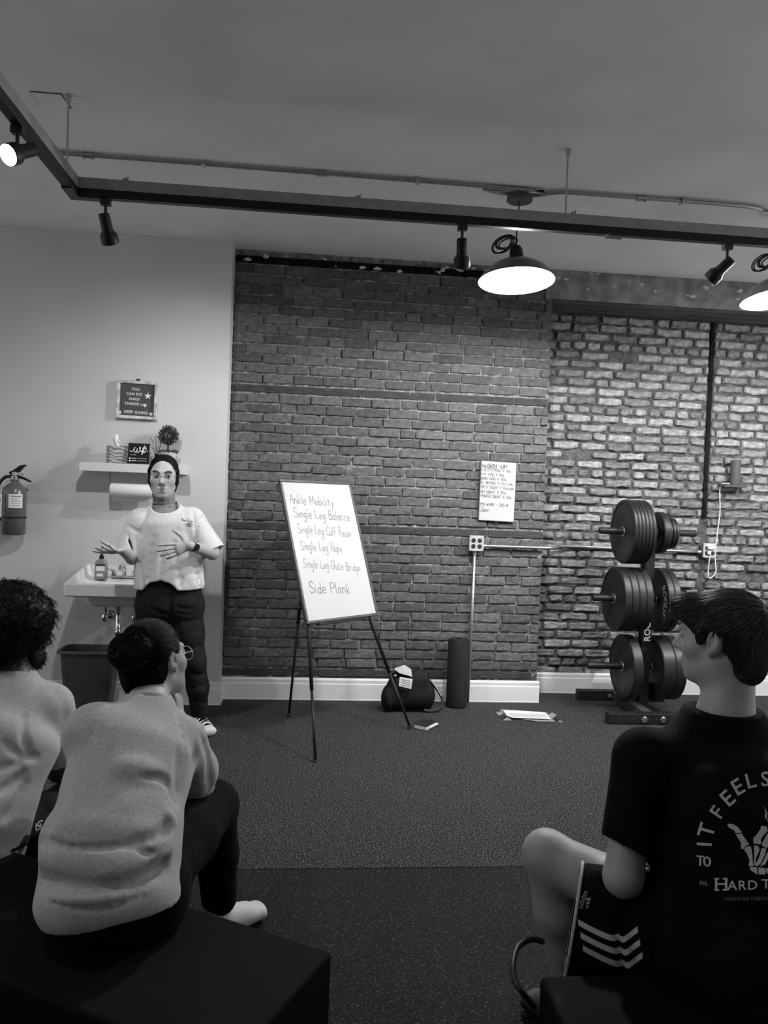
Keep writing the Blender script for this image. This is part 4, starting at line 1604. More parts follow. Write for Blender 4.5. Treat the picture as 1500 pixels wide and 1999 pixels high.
def on_board(px, py):
    d = ray(px, py)
    p0 = BC + ez * .0068
    t = ((p0 - CAM) @ ez) / (d @ ez)
    return CAM + d * t


for s, a, b, hh in (('Ankle Mobility', (567, 982), (654, 989), .062), ('Single Leg Balance', (575, 1010), (685, 1017), .062), ('Single Leg Calf Raise', (582, 1040), (687, 1049), .06),
                    ('Single Leg Hops', (588, 1073), (670, 1078), .058), ('Single Leg Glute Bridge', (593, 1107), (705, 1116), .056), ('Side Plank', (606, 1158), (686, 1158), .07)):
    A, B = on_board(*a), on_board(*b)
    d = nrm(B - A)
    up = nrm(ey - d * (ey @ d))
    write('handwriting', s, A, d, up, hh, M_ink2, eb, w=.06, width=np.linalg.norm(B - A))
# tripod
es = root('easel', 'black metal tripod easel', 'easel', (.1, -.8, 0))
f1, f2, f3 = G(616, 1488), G(801, 1424), G(564, 1400)
apex = BC + ey * .33 - ez * .045
j1 = BC - ex * .19 - ey * .42 - ez * .022
k1 = BC - ex * .05 + ey * .3 - ez * .022
BL = BC - ex * (bw / 2 - .035) - ey * bh / 2 - ez * .02
BR = BC + ex * (bw / 2 - .06) - ey * bh / 2 - ez * .02
for f, b, t in ((f1, BL, BC - ex * .10 + ey * .30 - ez * .03), (f2, BR, BC + ex * .10 + ey * .30 - ez * .03)):
    l = MB().tube([f + [0, 0, .012], f + (b - f) * .52], .0085, 10).build('leg', M_black, es, smooth=True)
    MB().tube([f + (b - f) * .5, b, t], .011, 10).build('upper_tube', M_black, es, smooth=True)
    MB().lathe([(0, 0), (.011, 0), (.012, .02), (.009, .026)], f, nrm(b - f), 12).build('rubber_foot', M_blackpl, l)
RB = W(585, 1187, -.52)
l = MB().tube([f3 + [0, 0, .012], f3 + (RB - f3) * .9], .0085, 10).build('leg', M_black, es, smooth=True)
MB().lathe([(0, 0), (.011, 0), (.012, .02), (.009, .026)], f3, (0, 0, 1), 12).build('rubber_foot', M_blackpl, l)
MB().tube([f3 + (RB - f3) * .86, RB, BC + ey * .28 - ez * .06], .011, 10).build('upper_tube', M_black, es, smooth=True)
MB().ball(RB, .02, 12, 8).cyl(RB, RB + [-.03, -.01, 0], .008, n=8).build('clamp_knob', M_blackpl, es, smooth=True)
MB().box(BC + ey * .3 - ez * .05, (.26, .04, .03), Rm).build('head_bracket', M_black, es, bevel=.004)
MB().box(BC - ey * (bh / 2 + .008) - ex * .0 - ez * .004, (.42, .012, .026), Rm).build('board_ledge', M_black, es, bevel=.002)

# foam roller
b0 = G(891, 1377)
b0[1] = -.13
b0[0] = W(891, 1377, -.13)[0]
ht = W(891, 1247, -.13)[2]
fr_ = root('foam_roller', 'black foam roller standing on end against the baseboard', 'foam roller', (b0[0], -.13, 0))
RR = .074
MB().lathe([(.0, .003), (.06, .0), (RR, .008), (RR, ht - .008), (RR - .007, ht), (.026, ht), (.022, ht - .02), (0, ht - .02)], (b0[0], -.13, 0), (0, 0, 1), 36).build('foam_body', mat('black_foam', .012, .85, spec=.2, var=.3, scale=220, bump=.3), fr_, auto=.8)

# gym bag
gb = root('duffel_bag', 'black gym bag with papers tucked in its pocket', 'bag', (.76, -.25, 0))
M_nylon = mat('black_nylon', .006, .75, spec=.2, var=.2, scale=30, bump=.25, bscale=40)
F = Field(.04)
cx, cy = W(803, 1370, -.25)[0], -.245
F.ecap((cx - .125, cy, .10), (cx + .10, cy, .105), (0, 1, 0), (.085, .10), (.08, .10), .03)
F.ecap((cx - .10, cy + .005, .19), (cx + .075, cy, .20), (0, 1, 0), (.07, .075), (.065, .075), .03)
F.ell((cx - .165, cy - .02, .085), (.045, .075, .085), None, .015)
F.cap((cx - .10, cy - .02, .25), (cx + .09, cy, .255), .022, k=.03)
F.cut((0, 0, .004), (0, 0, -1))
for i in range(5):
    a = RNG.uniform(-.15, .15, 2)
    F.crease((cx + a[0], cy - .11, .05), (cx + a[1], cy - .09, .25), .012, .008)
v, f = F.mesh(.009)
bag = put('bag_body', v, f, M_nylon, gb, smooth=True)
bb = bvh_of(bag)
MB().tube(spline([W(833, 1316, -.25), W(845, 1335, -.25), W(858, 1352, -.26), W(865, 1372, -.28), W(858, 1384, -.29), W(840, 1388, -.3), W(828, 1386, -.3)], 6), .010, 8).build('shoulder_strap', mat('strap_web', .02, .7), gb)
MB().tube(spline([W(836, 1322, -.26), W(850, 1338, -.27), W(862, 1358, -.285)], 6), .0025, 6).build('drawcord', M_paper, gb)
MB().ball(W(772, 1319, -.335), .01, 10, 6).build('buckle', M_chrome, gb)
# paper tucked in the top and a card in the pocket
P = [W(*p, -.315) for p in ((770, 1306), (790, 1299), (803, 1307), (805, 1321), (780, 1314))]
V = np.array(P + [p + [0, .012, 0] for p in P])
n = 5
put('folded_paper', V, [tuple(range(n - 1, -1, -1)), tuple(range(n, 2 * n))] + [(i, (i + 1) % n, n + (i + 1) % n, n + i) for i in range(n)], M_paper, gb)
P = [W(*p, -.356) for p in ((781, 1322), (806, 1326), (803, 1345), (779, 1339))]
V = np.array(P + [p + [0, .006, 0] for p in P])
n = 4
cd_ = put('pocket_card', V, [(3, 2, 1, 0), (4, 5, 6, 7), (0, 1, 5, 4), (1, 2, 6, 5), (2, 3, 7, 6), (3, 0, 4, 7)], M_paper, gb)
for k in range(4):
    a, b = W(784 + k * .0, 1326 + k * 3.6, -.3575), W(802, 1329 + k * 3.6, -.3575)
    MB().tube([a, b], .0009, 4).build('card_print', mat('print_grey', .25, .7), cd_)

# phone-sized notebook on the floor
c = G(832, 1422, 0)
ph = root('notebook', 'small black notebook with white pages lying by the easel leg', 'notebook', (c[0], c[1], 0))
a = math.radians(-38)
R3 = np.array([[math.cos(a), -math.sin(a), 0], [math.sin(a), math.cos(a), 0], [0, 0, 1]])
c = np.array([c[0], c[1] + .02, 0])
MB().box(c + [0, 0, .0165], (.088, .135, .022), R3).build('pages', M_paper, ph)
MB().box(c + [0, 0, .03], (.092, .14, .004), R3).build('cover', M_blackpl, ph, bevel=.001)
MB().box(c + [0, 0, .003], (.092, .14, .004), R3).build('cover', M_blackpl, ph, bevel=.001)
MB().box(c + R3 @ np.array([.049, .02, .016]), (.006, .11, .008), R3).build('pen', M_plastic_w, ph)

# printed sleeve lying on two folded bands
pc = root('printed_card', 'white printed sleeve with a row of bars over grey and black bands', 'packaging', G(1030, 1398))


def sheet(name, pix, z, m, t=.0015, parent=pc):
    P = [G(px, py, z) for px, py in pix]
    n = len(P)
    V = np.array(P + [p + [0, 0, t] for p in P])
    return put(name, V, [tuple(range(n - 1, -1, -1)), tuple(range(n, 2 * n))] + [(i, (i + 1) % n, n + (i + 1) % n, n + i) for i in range(n)], m, parent)


M_band = mat('grey_band', .22, .6)
M_bandk = mat('black_band', .015, .6)
sheet('grey_band', [(969, 1391), (974, 1397.5), (990, 1390), (982, 1388)][::-1], .002, M_band)
sheet('black_band', [(974, 1398), (981, 1404), (992, 1397), (986, 1392)][::-1], .002, M_bandk)
sheet('grey_band', [(981, 1406.5), (1000, 1406.5), (992, 1400)], .002, M_band)
sheet('grey_band', [(1070, 1397), (1080, 1402), (1087, 1396), (1078, 1391)], .002, M_band)
sheet('black_band', [(1080, 1402), (1089, 1408), (1094, 1404), (1087, 1398)], .002, M_bandk)
sheet('grey_band', [(1090, 1409), (1099, 1411), (1094, 1406)], .002, M_band)
sheet('grey_backing', [(976, 1385), (990, 1400), (1050, 1408.5), (1084, 1409), (1068, 1391), (1000, 1386)], .005, M_band)
sl = sheet('white_sleeve', [(983, 1387), (990, 1397), (1000, 1401), (1076, 1404), (1064, 1391), (1010, 1387.5)], .014, M_paper)
for i in range(19):
    f0 = i / 18
    x0_, y0_ = 993 + f0 * 68, 1392 + f0 * 1.8
    sheet('printed_bar', [(x0_, y0_), (x0_ + 5.5, y0_ + 7.5), (x0_ + 7.3, y0_ + 7.6), (x0_ + 1.8, y0_)], .0157, mat('print_grey', .25, .7), .0003, sl)

# ---------------- plate tree
RX, RY = (2.025 + 2.63) / 2, -.225
rk = root('plate_rack', 'black steel weight plate tree with horizontal pegs', 'plate rack', (RX, RY, 0))
M_rack = mat('black_powdercoat', .009, .5, spec=.35, var=.2, scale=80)


def holes(y, x0, x1, z, parent):
    for x in np.arange(x0, x1, .052):
        MB().cyl((x, y - .001, z), (x, y + .004, z), .0085, n=10).build('bolt_hole', M_dark, parent)


yf_, yb_ = -.5, .09
fb = MB().span((2.025, yf_ - .035, .002), (2.64, yf_ + .035, .072)).build('foot_beam', M_rack, rk, bevel=.004)
rb = MB().span((2.03, yb_ - .035, .002), (2.64, yb_ + .035, .072)).build('foot_beam', M_rack, rk, bevel=.004)
holes(yf_ - .036, 2.095, 2.62, .037, fb)
holes(yb_ - .036, 2.095, 2.62, .037, rb)
for x in (2.27, 2.40):
    MB().lathe([(0, .014), (.014, .014), (.016, .006), (.022, .005), (.022, 0)], (x, yf_ - .036, .037), (0, -1, 0), 16).build('bolt', M_chrome, fb, auto=.6)
    MB().lathe([(0, .012), (.011, .012), (.012, .005), (.016, .004), (.016, 0)], (x, yb_ - .036, .037), (0, -1, 0), 16).build('bolt', M_steel, rb, auto=.6)
MB().span((RX - .035, yf_ + .036, .003), (RX + .035, yb_ - .036, .07)).build('base_beam', mat('rack_top', .05, .4), rk, bevel=.003)
pz = [W(1215, 1037, RY)[2], W(1200, 1168, RY)[2], W(1213, 1300, RY)[2]]
CX = W(1262, 1180, RY)[0]
col = MB().span((CX - .035, RY - .035, .071), (CX + .035, RY + .035, pz[0] + .03)).build('column', M_rack, rk, bevel=.004)
for s in (-1, 1):
    MB().prism([(0, 0), (.14 * s, 0), (0, .16)][::s], (CX + .035 * s, RY - .004, .071), (1, 0, 0), (0, 0, 1), (0, 1, 0), .008).build('gusset', M_rack, rk)
vt, ft_ = text_mesh('ROGUE', .062, 'LEFT', 1.05, .0012)
zc_ = W(1258, 1252, RY - .036)[2]
P = np.stack([CX + .022 - vt[:, 1], np.full(len(vt), RY - .0362), zc_ + vt[:, 0]], 1)
put('column_lettering', P, ft_, M_letter, col)
tips = [(1168, 1356), (1161, 1345), (1156, 1340)]
for z, (a, b) in zip(pz, tips):
    xa, xb = W(a, 1100, RY)[0], W(b, 1100, RY)[0]
    for s, xe in ((-1, xa), (1, xb)):
        MB().lathe([(.0235, .0), (.0235, abs(xe - CX) - .035 - .006), (.020, abs(xe - CX) - .035), (0, abs(xe - CX) - .035)], (CX + .035 * s, RY, z), (s, 0, 0), 20).build('peg', M_rack, rk, auto=.6)
M_plate = mat('black_plate_rubber', .010, .42, spec=.4, var=.15, scale=30)
M_raised = mat('worn_plate_lettering', .045, .5)


def plate(xc, z, dia, th_, label, group, letters=None, face=-1):
    """bumper plate on a peg: axis along x, outer face towards -x when face = -1"""
    R0 = dia / 2
    z = z - .0245 + .0236
    o = (xc - th_ / 2, RY, z - .0014)
    hole = .0252
    d = root('weight_plate', label, 'weight plate', (xc, RY, z), group)
    lip = R0 - max(.018, R0 * .1)
    prof = [(hole, .003), (.045, .003), (.05, .006), (R0 * .52, .007), (R0 * .56, .005), (lip - .006, .005), (lip, 0), (R0 - .006, 0), (R0, .006), (R0, th_ - .006), (R0 - .006, th_), (lip, th_), (lip - .006, th_ - .005), (R0 * .56, th_ - .005), (R0 * .52, th_ - .007), (.05, th_ - .006), (.045, th_ - .003), (hole, th_ - .003)]
    b = MB().lathe(prof, o, (1, 0, 0), 48, closed=True).build('plate_body', M_plate, d, auto=.5)
    MB().lathe([(hole, .001), (hole + .009, .001), (hole + .010, .004), (hole, .004)], o, (1, 0, 0), 24, closed=True).build('hub_ring', M_steel, d)
    if letters:
        for (s, a0, m) in letters:
            rr = R0 * .60
            nL = len(s)
            for i, ch in enumerate(s):
                a = a0 + (i - (nL - 1) / 2) * .3
                v, f = text_mesh(ch, R0 * .3, 'CENTER', 1, .001)
                # face towards -x: reading right = +(-y)... outward tangent frame
                up = np.array([0, -math.sin(a) * -1, math.cos(a)])
                rt = np.array([0, -math.cos(a), -math.sin(a) * -1])
                up = np.array([0, -math.sin(a), math.cos(a)])
                rt = np.array([0, -math.cos(a), -math.sin(a)])
                P = np.array(o) + [.0038, 0, 0] + up * (rr) + v[:, :1] * rt + v[:, 1:2] * up
                put('raised_letter', P, f, m, d)
    return d


ORD = ['outermost', 'second', 'third', 'fourth', 'fifth', 'sixth']
ORD2 = ['first', 'second', 'third']
x = W(1215, 1037, RY)[0]
for i in range(6):
    plate(x + .0255 * (i + .5), pz[0], .45, .0245, (ORD[i] + ' thin full-size plate from the left tip of the top peg'), 'thin plates on the top left peg', [('ROGUE', math.pi * .95, M_raised), ('ROGUE', 0, M_raised)] if i == 0 else None)
x = CX + .045
plate(x + .025, pz[0], .295, .05, 'medium black plate next to the column on the top peg', None)
x += .052
for i in range(3):
    plate(x + .0125, pz[0], .23 - .012 * (i == 2), .0235, ('%s small plate beyond the medium plate on the top peg' % ORD2[i]), 'small plates on the top right peg')
    x += .025
x = W(1197, 1168, RY)[0]
for i in range(4):
    plate(x + .0505 * (i + .5), pz[1], .45, .0495, (ORD[i] + ' thick plate from the left tip of the middle peg'), 'plates on the middle left peg')
x = CX + .06
for i in range(2):
    plate(x + .0455 * (i + .5), pz[1], .45, .0445, (('black plate with worn white lettering on the middle peg, beside the column', 'plain black plate outside the lettered plate on the middle peg')[i]), 'plates on the middle right peg', [('ROGUE', .35 + math.pi / 2 - .4, mat('white_plate_print', .22, .6))] if i == 0 else None)
x = W(1213, 1300, RY)[0]
plate(x + .036, pz[2], .45, .07, 'thick black bumper plate with raised lettering on the lowest left peg', None, [('ROGUE', 2.2, M_raised), ('ROGUE', -.9, M_raised)])
x = CX + .05
for i, t_ in enumerate((.088, .075)):
    plate(x + t_ / 2, pz[2], .45, t_, (('thickest black bumper plate on the lowest peg, beside the column', 'outer thick bumper plate on the lowest peg, by the seated person')[i]), 'plates on the lowest right peg')
    x += t_ + .001
# ------------------------------------------------------------------ boxes the audience sits on
M_vinyl = mat('black_vinyl', .003, .8, var=.2, scale=8, bump=.08, bscale=60, spec=.1)
BT = .40
d1 = np.array([-.868, .497, 0])          # along the long bench, away to the left
d2 = np.array([-.497, -.868, 0])         # across it, towards the back of the room
cnr = np.array([.09, -3.651, 0])
cb = cnr + d1 * .85 + d2 * .2125 + [0, 0, BT / 2 + .001]
bn = MB().box(cb, (1.7, .425, BT - .002), np.stack([d1, d2, (0, 0, 1)], 1)).build('padded_bench', M_vinyl, bevel=.012, seg=3)
tag(bn, 'long black padded bench under the two seated people in pale tops', 'bench')
c2 = np.array([.556, -3.76, 0])
bx = MB().span((c2[0], c2[1] - .5, .001), (c2[0] + .95, c2[1], BT)).build('plyo_box', M_vinyl, bevel=.012, seg=3)
tag(bx, 'black padded box under the seated man in the black printed shirt', 'box')

# ------------------------------------------------------------------ people
M_skin = mat('skin_light', .40, .5, var=.06, scale=30, bump=.03, bscale=300)
M_skin_m = mat('skin_mid', .34, .5, var=.06, scale=30, bump=.03, bscale=300)
M_skin_d = mat('skin_dark', .07, .45, var=.08, scale=30, bump=.03, bscale=300)
M_tee_w = mat('white_cotton', .62, .85, var=.06, scale=60, bump=.12, bscale=350, sheen=.2)
M_heather = mat('heather_grey_fleece', .36, .9, var=.16, scale=140, bump=.15, bscale=350, detail=8, sheen=.2)
M_heather2 = mat('pale_heather_cotton', .46, .9, var=.12, scale=120, bump=.12, bscale=350, detail=8)
M_blackcloth = mat('black_cotton', .004, .95, var=.2, scale=60, bump=.15, bscale=300, spec=.12)
M_darkpant = mat('charcoal_cloth', .011, .9, spec=.15, var=.25, scale=40, bump=.15, bscale=200)
M_hair = mat('dark_hair', .005, .5, var=.3, scale=60, spec=.15)
M_hair2 = mat('brown_hair', .06, .48, var=.35, scale=50, spec=.25)
M_shoe = mat('white_shoe', .6, .5)
M_eye = mat('eye_white', .6, .2)
M_iris = mat('iris_dark', .01, .15)
M_lip = mat('lips', .15, .5)
M_brow = mat('brow_hair', .02, .7)
M_wire = mat('thin_metal_frame', .18, .35, metal=.6)
M_print = mat('pale_screen_print', .50, .8)


def seg(a, b, t):
    return np.asarray(a) * (1 - t) + np.asarray(b) * t


def shoe(name, ankle, toe_dir, parent, m=M_shoe, L=.27, dark=True):
    t = nrm(np.array([toe_dir[0], toe_dir[1], 0]))
    s = np.array([-t[1], t[0], 0])
    a = np.array([ankle[0], ankle[1], 0.0])
    F = Field(.03)
    F.ecap(a - t * .05 + [0, 0, .035], a + t * (L - .11) + [0, 0, .03], s, (.036, .034), (.045, .028), .03)
    F.cap(a + [0, 0, .06], a - t * .02 + [0, 0, .1], .042, .038, k=.03)
    F.cap(a + t * .03 + [0, 0, .06], a + t * .1 + [0, 0, .045], .036, .03, k=.03)
    F.cut((0, 0, .002), (0, 0, -1))
    v, f = F.mesh(.006)
    sh_ = put(name, v, f, m, parent, smooth=True)
    if dark:
        F = Field(.01)
        for k in range(4):
            c = a + t * (.045 + .028 * k) + [0, 0, .092 - .011 * k]
            F.cap(c - s * .028 - [0, 0, .012], c + s * .028 - [0, 0, .012], .0065, k=.004)
            F.cap(c - s * .028 - [0, 0, .012], c + [0, 0, .004], .006, k=.004)
            F.cap(c + s * .028 - [0, 0, .012], c + [0, 0, .004], .006, k=.004)
        F.ecap(a + t * .035 + [0, 0, .085], a + t * .13 + [0, 0, .056], s, (.022, .012), (.024, .01), .01)
        v, f = F.mesh(.005)
        put('laces', v, f, M_blackcloth, sh_, smooth=True)
    return sh_


def glasses(parent, T, R, s=1.0, lens_r=(.024, .021), m=M_wire):
    g = MB()
    for e in (-1, 1):
        t = np.linspace(0, 6.283, 25)
        P = [T(.033 * e + math.cos(a) * lens_r[0], .108 - .004 * abs(math.cos(a)), -.002 + math.sin(a) * lens_r[1]) for a in t]
        g.tube(P, .0012 * s, 5)
        g.tube([T(.057 * e, .104, .006), T(.074 * e, .09, .008), T(.08 * e, .0, .012), T(.079 * e, -.02, -.004)], .0011 * s, 5)
    g.tube([T(-.009, .108, .004), T(0, .111, .007), T(.009, .108, .004)], .0012 * s, 5)
    return g.build('glasses', m, parent)


# ============ the presenter, standing by the sink
def presenter():
    Y = -.74
    r = root('person', 'standing person in an oversized white tee and black trousers gesturing beside the sink', 'person', (-.84, Y, 0))
    B = Field(.025)
    hc = W(319.5, 930, -.76)
    T, R = head(B, hc, (.10, -.99, -.06), (.01, -.05, 1), 1.09, ears=False)
    nb = W(323, 1000, Y + .01)
    B.cap(T(0, -.015, -.07), nb, .052, .058, k=.03)
    # torso and legs under the clothes
    pel = W(331, 1165, Y + .02)
    ch = W(323, 1040, Y + .01)
    X = np.array([1.0, 0, 0])
    B.ecap(ch, pel, X, (.12, .07), (.12, .075), .04)
    shR, shL = W(272, 1018, Y + .01), W(376, 1016, Y + .01)
    B.cap(shR, shL, .04, k=.03)
    elR, wrR = W(258, 1088, Y - .03), W(239, 1074, Y - .22)
    elL, wrL = W(414, 1079, Y - .05), W(371, 1065, Y - .26)
    B.chain([shR, elR, wrR], [.045, .04, .027], k=.02)
    B.chain([shL, elL, wrL], [.045, .041, .027], k=.02)
    hipR, hipL = W(303, 1180, Y + .02), W(360, 1180, Y + .02)
    knR, knL = W(286, 1290, Y - .02), W(377, 1290, Y - .02)
    anR, anL = W(272, 1395, Y + .03), W(389, 1392, Y + .04)
    for hq, kq, aq in ((hipR, knR, anR), (hipL, knL, anL)):
        B.chain([hq, kq, aq], [.08, .052, .036], k=.03)
    parts = [B.mesh(.010, hi=None)]
    H = Field(.025)
    H.ops = list(B.ops)
    lo = hc - .16
    hi = hc + .16
    lo[2] = hc[2] - .155
    # hands, meshed finely together with the forearm ends
    HL = Field(.02)
    HL.cap(elL, wrL, .041, .027)
    hand(HL, wrL, nrm(W(330, 1076, Y - .30) - wrL), (.05, 1, .1), .98, thumb=-1, curl=(.10, .14, .18, .22), spread=.13, tcurl=.0, tout=1.25)
    HR = Field(.02)
    HR.cap(elR, wrR, .04, .027)
    hand(HR, wrR, nrm(np.array([-.46, -.80, -.06])), (-.30, -.2, .9), .98, thumb=1, curl=(.12, .2, .26, .3), spread=.13, tcurl=.2, tout=1.0, tup=1.0)
    parts += [HL.mesh(.0032), HR.mesh(.0032), H.mesh(.0045, lo, hi)]
    v, f = join(parts)
    body = put('body', v, f, M_skin, r, smooth=True)
    # face
    for e in (-1, 1):
        ey_ = MB().ball(T(.031 * e, .0875, .005), (.0125, .0085, .0075), 14, 8, R).build('eye', M_eye, r, smooth=True)
        MB().ball(T(.031 * e - .003, .0945, .005), (.0058, .003, .006), 12, 6, R).build('iris', M_iris, ey_, smooth=True)
        MB().tube([T(.0145 * e, .092, .0065), T(.024 * e, .0965, .0135), T(.036 * e, .0955, .0145), T(.0475 * e, .086, .0085)], [.001, .0016, .0016, .001], 5).build('eyelid_line', M_brow, r)
        MB().tube(spline([T(.013 * e, .1, .023), T(.026 * e, .1005, .0315), T(.040 * e, .094, .032), T(.051 * e, .081, .024)], 4), [.0018] + [.0036] * 11 + [.0014], 6).build('eyebrow', M_brow, r, smooth=True)
    MB().ball(T(0, .0885, -.0615), (.021, .0065, .0048), 16, 8, R).build('upper_lip', M_lip, r, smooth=True)
    MB().ball(T(0, .0865, -.0768), (.0165, .008, .0062), 16, 8, R).build('lower_lip', M_lip, r, smooth=True)
    MB().ball(T(0, .0905, -.0686), (.0165, .004, .0040), 16, 8, R).build('mouth_gap', M_iris, r, smooth=True)
    glasses(r, T, R, 1.05, (.0265, .023))
    # pulled-back hair
    Fh = Field(.012)
    Fh.ell(T(0, -.014, .038), np.array((.0785, .0960, .0850)) * 1.055, R, .01)
    for e in (-1, 1):
        Fh.cap(T(.070 * e, .012, .03), T(.068 * e, .002, -.03), .014, .011, k=.02)
        Fh.cap(T(.068 * e, .002, -.03), T(.060 * e, -.02, -.075), .011, .008, k=.02)
    Fh.ell(T(0, .088, .0), np.array((.066, .075, .088)) * 1.05, R, .012, op='s')
    Fh.ell(T(0, .1, .036), np.array((.056, .085, .046)) * 1.05, R, .012, op='s')
    Fh.crease(T(0, .09, .11), T(0, -.03, .14), .004, .003)
    v, f = Fh.mesh(.004)
    hr = put('hair', v, f, M_hair, r, smooth=True)
    bv = bvh_of(hr)
    sd = v[RNG.choice(len(v), 700)]
    P = comb(bv, sd, lambda p: R @ np.array([np.sign((p - hc) @ R[:, 0]) * .5, -.8, -.6]), 6, .014, (.0005, .0015))
    sv, sf = strand_mesh(P, .0011)
    put('hair_strands', sv, sf, M_hair, hr)['kind'] = 'stuff'
    # roll-neck layer
    N = Field(.006)
    for k in range(5):
        c = seg(T(0, -.012, -.1), nb, k / 4.6)
        t_ = np.linspace(0, 6.283, 15)
        P = [c + np.array([math.cos(a) * (.056 + .002 * k), math.sin(a) * (.056 + .002 * k), .006 * math.sin(a * 2 + k)]) for a in t_]
        for a, b in zip(P[:-1], P[1:]):
            N.cap(a, b, .0095, k=.003)
    N.ecap(nb + [0, -.0, .02], nb + [0, -.03, -.03], X, (.066, .06), (.085, .07), .01)
    v, f = N.mesh(.0045)
    put('roll_neck', v, f, mat('grey_jersey', .2, .85, var=.1, scale=80), r, smooth=True)
    # white tee
    S = Field(.05)
    S.cap(W(274, 1017, Y), W(374, 1015, Y), .062, k=.05)
    S.ecap(W(325, 1025, Y), W(331, 1142, Y + .01), X, (.185, .115), (.208, .135), .06)
    S.cap(W(318, 995, Y), W(328, 995, Y), .075, k=.05)
    S.ecap(W(322, 968, Y - .035), W(323, 988, Y - .035), X, (.082, .075), (.080, .072), .006, op='s')
    S.cut(W(331, 1149, Y), (.03, .0, -1))
    S.ecap(W(318, 1160, Y - .06), W(318, 1156, Y - .06), X, (.11, .12), (.10, .1), .02, op='s')
    for s0, s1 in ((W(274, 1014, Y), W(248, 1080, Y - .03)), (W(375, 1012, Y), W(415, 1078, Y - .04))):
        A = Field(.02)
        A.cap(s0, s1, .066, .080)
        A.cut(s1, nrm(s1 - s0))
        A.cap(seg(s0, s1, .75), seg(s0, s1, 1.4), .066, .076, k=.004, op='s')
        S.add(A, .035)
    S.folds([([(288, 1000), (281, 1018), (275, 1045)], .010, .009), ([(252, 1027), (262, 1034), (277, 1042)], .008, .010), ([(378, 1000), (381, 1030), (384, 1062)], .010, .012),
             ([(400, 1008), (390, 1015), (383, 1035)], .008, .009), ([(340, 1060), (346, 1100), (352, 1143)], .016, .008), ([(300, 1050), (293, 1100), (290, 1143)], .02, .007),
             ([(318, 1080), (314, 1110), (312, 1143)], .014, .006), ([(272, 1100), (276, 1130), (282, 1150)], .012, .007), ([(372, 1080), (382, 1110), (392, 1145)], .014, .009),
             ([(355, 1005), (352, 1030)], .016, -.004), ([(404, 1035), (412, 1065)], .008, .007), ([(250, 1045), (258, 1075)], .008, .007), ([(360, 1060), (366, 1140)], .02, -.005), ([(328, 1030), (330, 1140)], .02, -.004)])
    v, f = S.mesh(.006)
    tee = put('tee_shirt', v, f, M_tee_w, r, smooth=True)
    bt = bvh_of(tee)
    vv, ff, ad = strokes('Run Crew', .13, .01)
    decal('chest_lettering', [(355 + p[0] * 22 / ad, 1016.5 - p[1] * 4.2 + p[0] / ad * 3.5) for p in vv], ff, bt, M_ink, tee, .0015)
    t_ = np.linspace(0, 6.283, 20)
    for rx, ry in ((6.5, 3.2), (3.2, 2.6)):
        out = [(370 + rx * math.cos(a), 1024.5 + ry * math.sin(a)) for a in t_[:-1]] + [(370 + (rx - 1.1) * math.cos(a), 1024.5 + (ry - 1.0) * math.sin(a)) for a in t_[:-1]]
        decal('chest_emblem', out, [(i, (i + 1) % 19, 19 + (i + 1) % 19, 19 + i) for i in range(19)], bt, M_ink, tee, .0015)
    decal('hem_label', [(386, 1130), (391, 1131), (391, 1142), (386, 1141)], [(0, 1, 2, 3)], bt, M_paper, tee, .0015)
    # trousers
    Q = Field(.04)
    Q.ecap(W(331, 1140, Y + .02), W(331, 1182, Y + .02), X, (.185, .115), (.205, .13), .05)
    Q.chain([hipR, seg(hipR, knR, .5), knR, seg(knR, anR, .5), anR], [.098, .09, .073, .064, .052], k=.03)
    Q.chain([hipL + [.012, 0, 0], seg(hipL, knL, .5), knL + [.003, 0, 0], seg(knL, anL, .5) + [.01, 0, 0], anL], [.098, .089, .071, .063, .050], k=.03)
    Q.folds([([(345, 1184), (358, 1189), (374, 1188)], .010, .009), ([(345, 1197), (366, 1199)], .010, .008), ([(296, 1188), (310, 1196), (326, 1200)], .012, .009), ([(360, 1214), (388, 1209)], .012, .009),
             ([(362, 1268), (392, 1260)], .014, .010), ([(368, 1310), (384, 1318), (400, 1316)], .012, .011), ([(370, 1345), (398, 1337)], .012, .010), ([(372, 1366), (400, 1372)], .012, .010), ([(350, 1240), (386, 1231)], .012, .007), ([(333, 1165), (331, 1200)], .014, .012)])
    Q.cut((0, 0, min(anL[2], anR[2]) - .01), (0, 0, -1))
    v, f = Q.mesh(.007)
    put('trousers', v, f, M_darkpant, r, smooth=True)
    shoe('shoe', anL, (.5, -.85), r)
    shoe('shoe', anR, (-.4, -.9), r)
    # watch
    wd = nrm(wrL - elL)
    wp = seg(elL, wrL, .9)
    x_, y_, _ = frame(wd)
    MB().lathe([(.0275, -.009), (.030, -.007), (.030, .007), (.0275, .009)], wp, wd, 24, closed=True).build('watch_strap', M_blackpl, r, auto=.6)
    fn = nrm(np.array([.25, -1, .1]) - wd * (np.array([.25, -1, .1]) @ wd))
    MB().cyl(wp + fn * .027, wp + fn * .038, .0195, n=20).build('watch_face', M_black, r)
    return r


presenter()


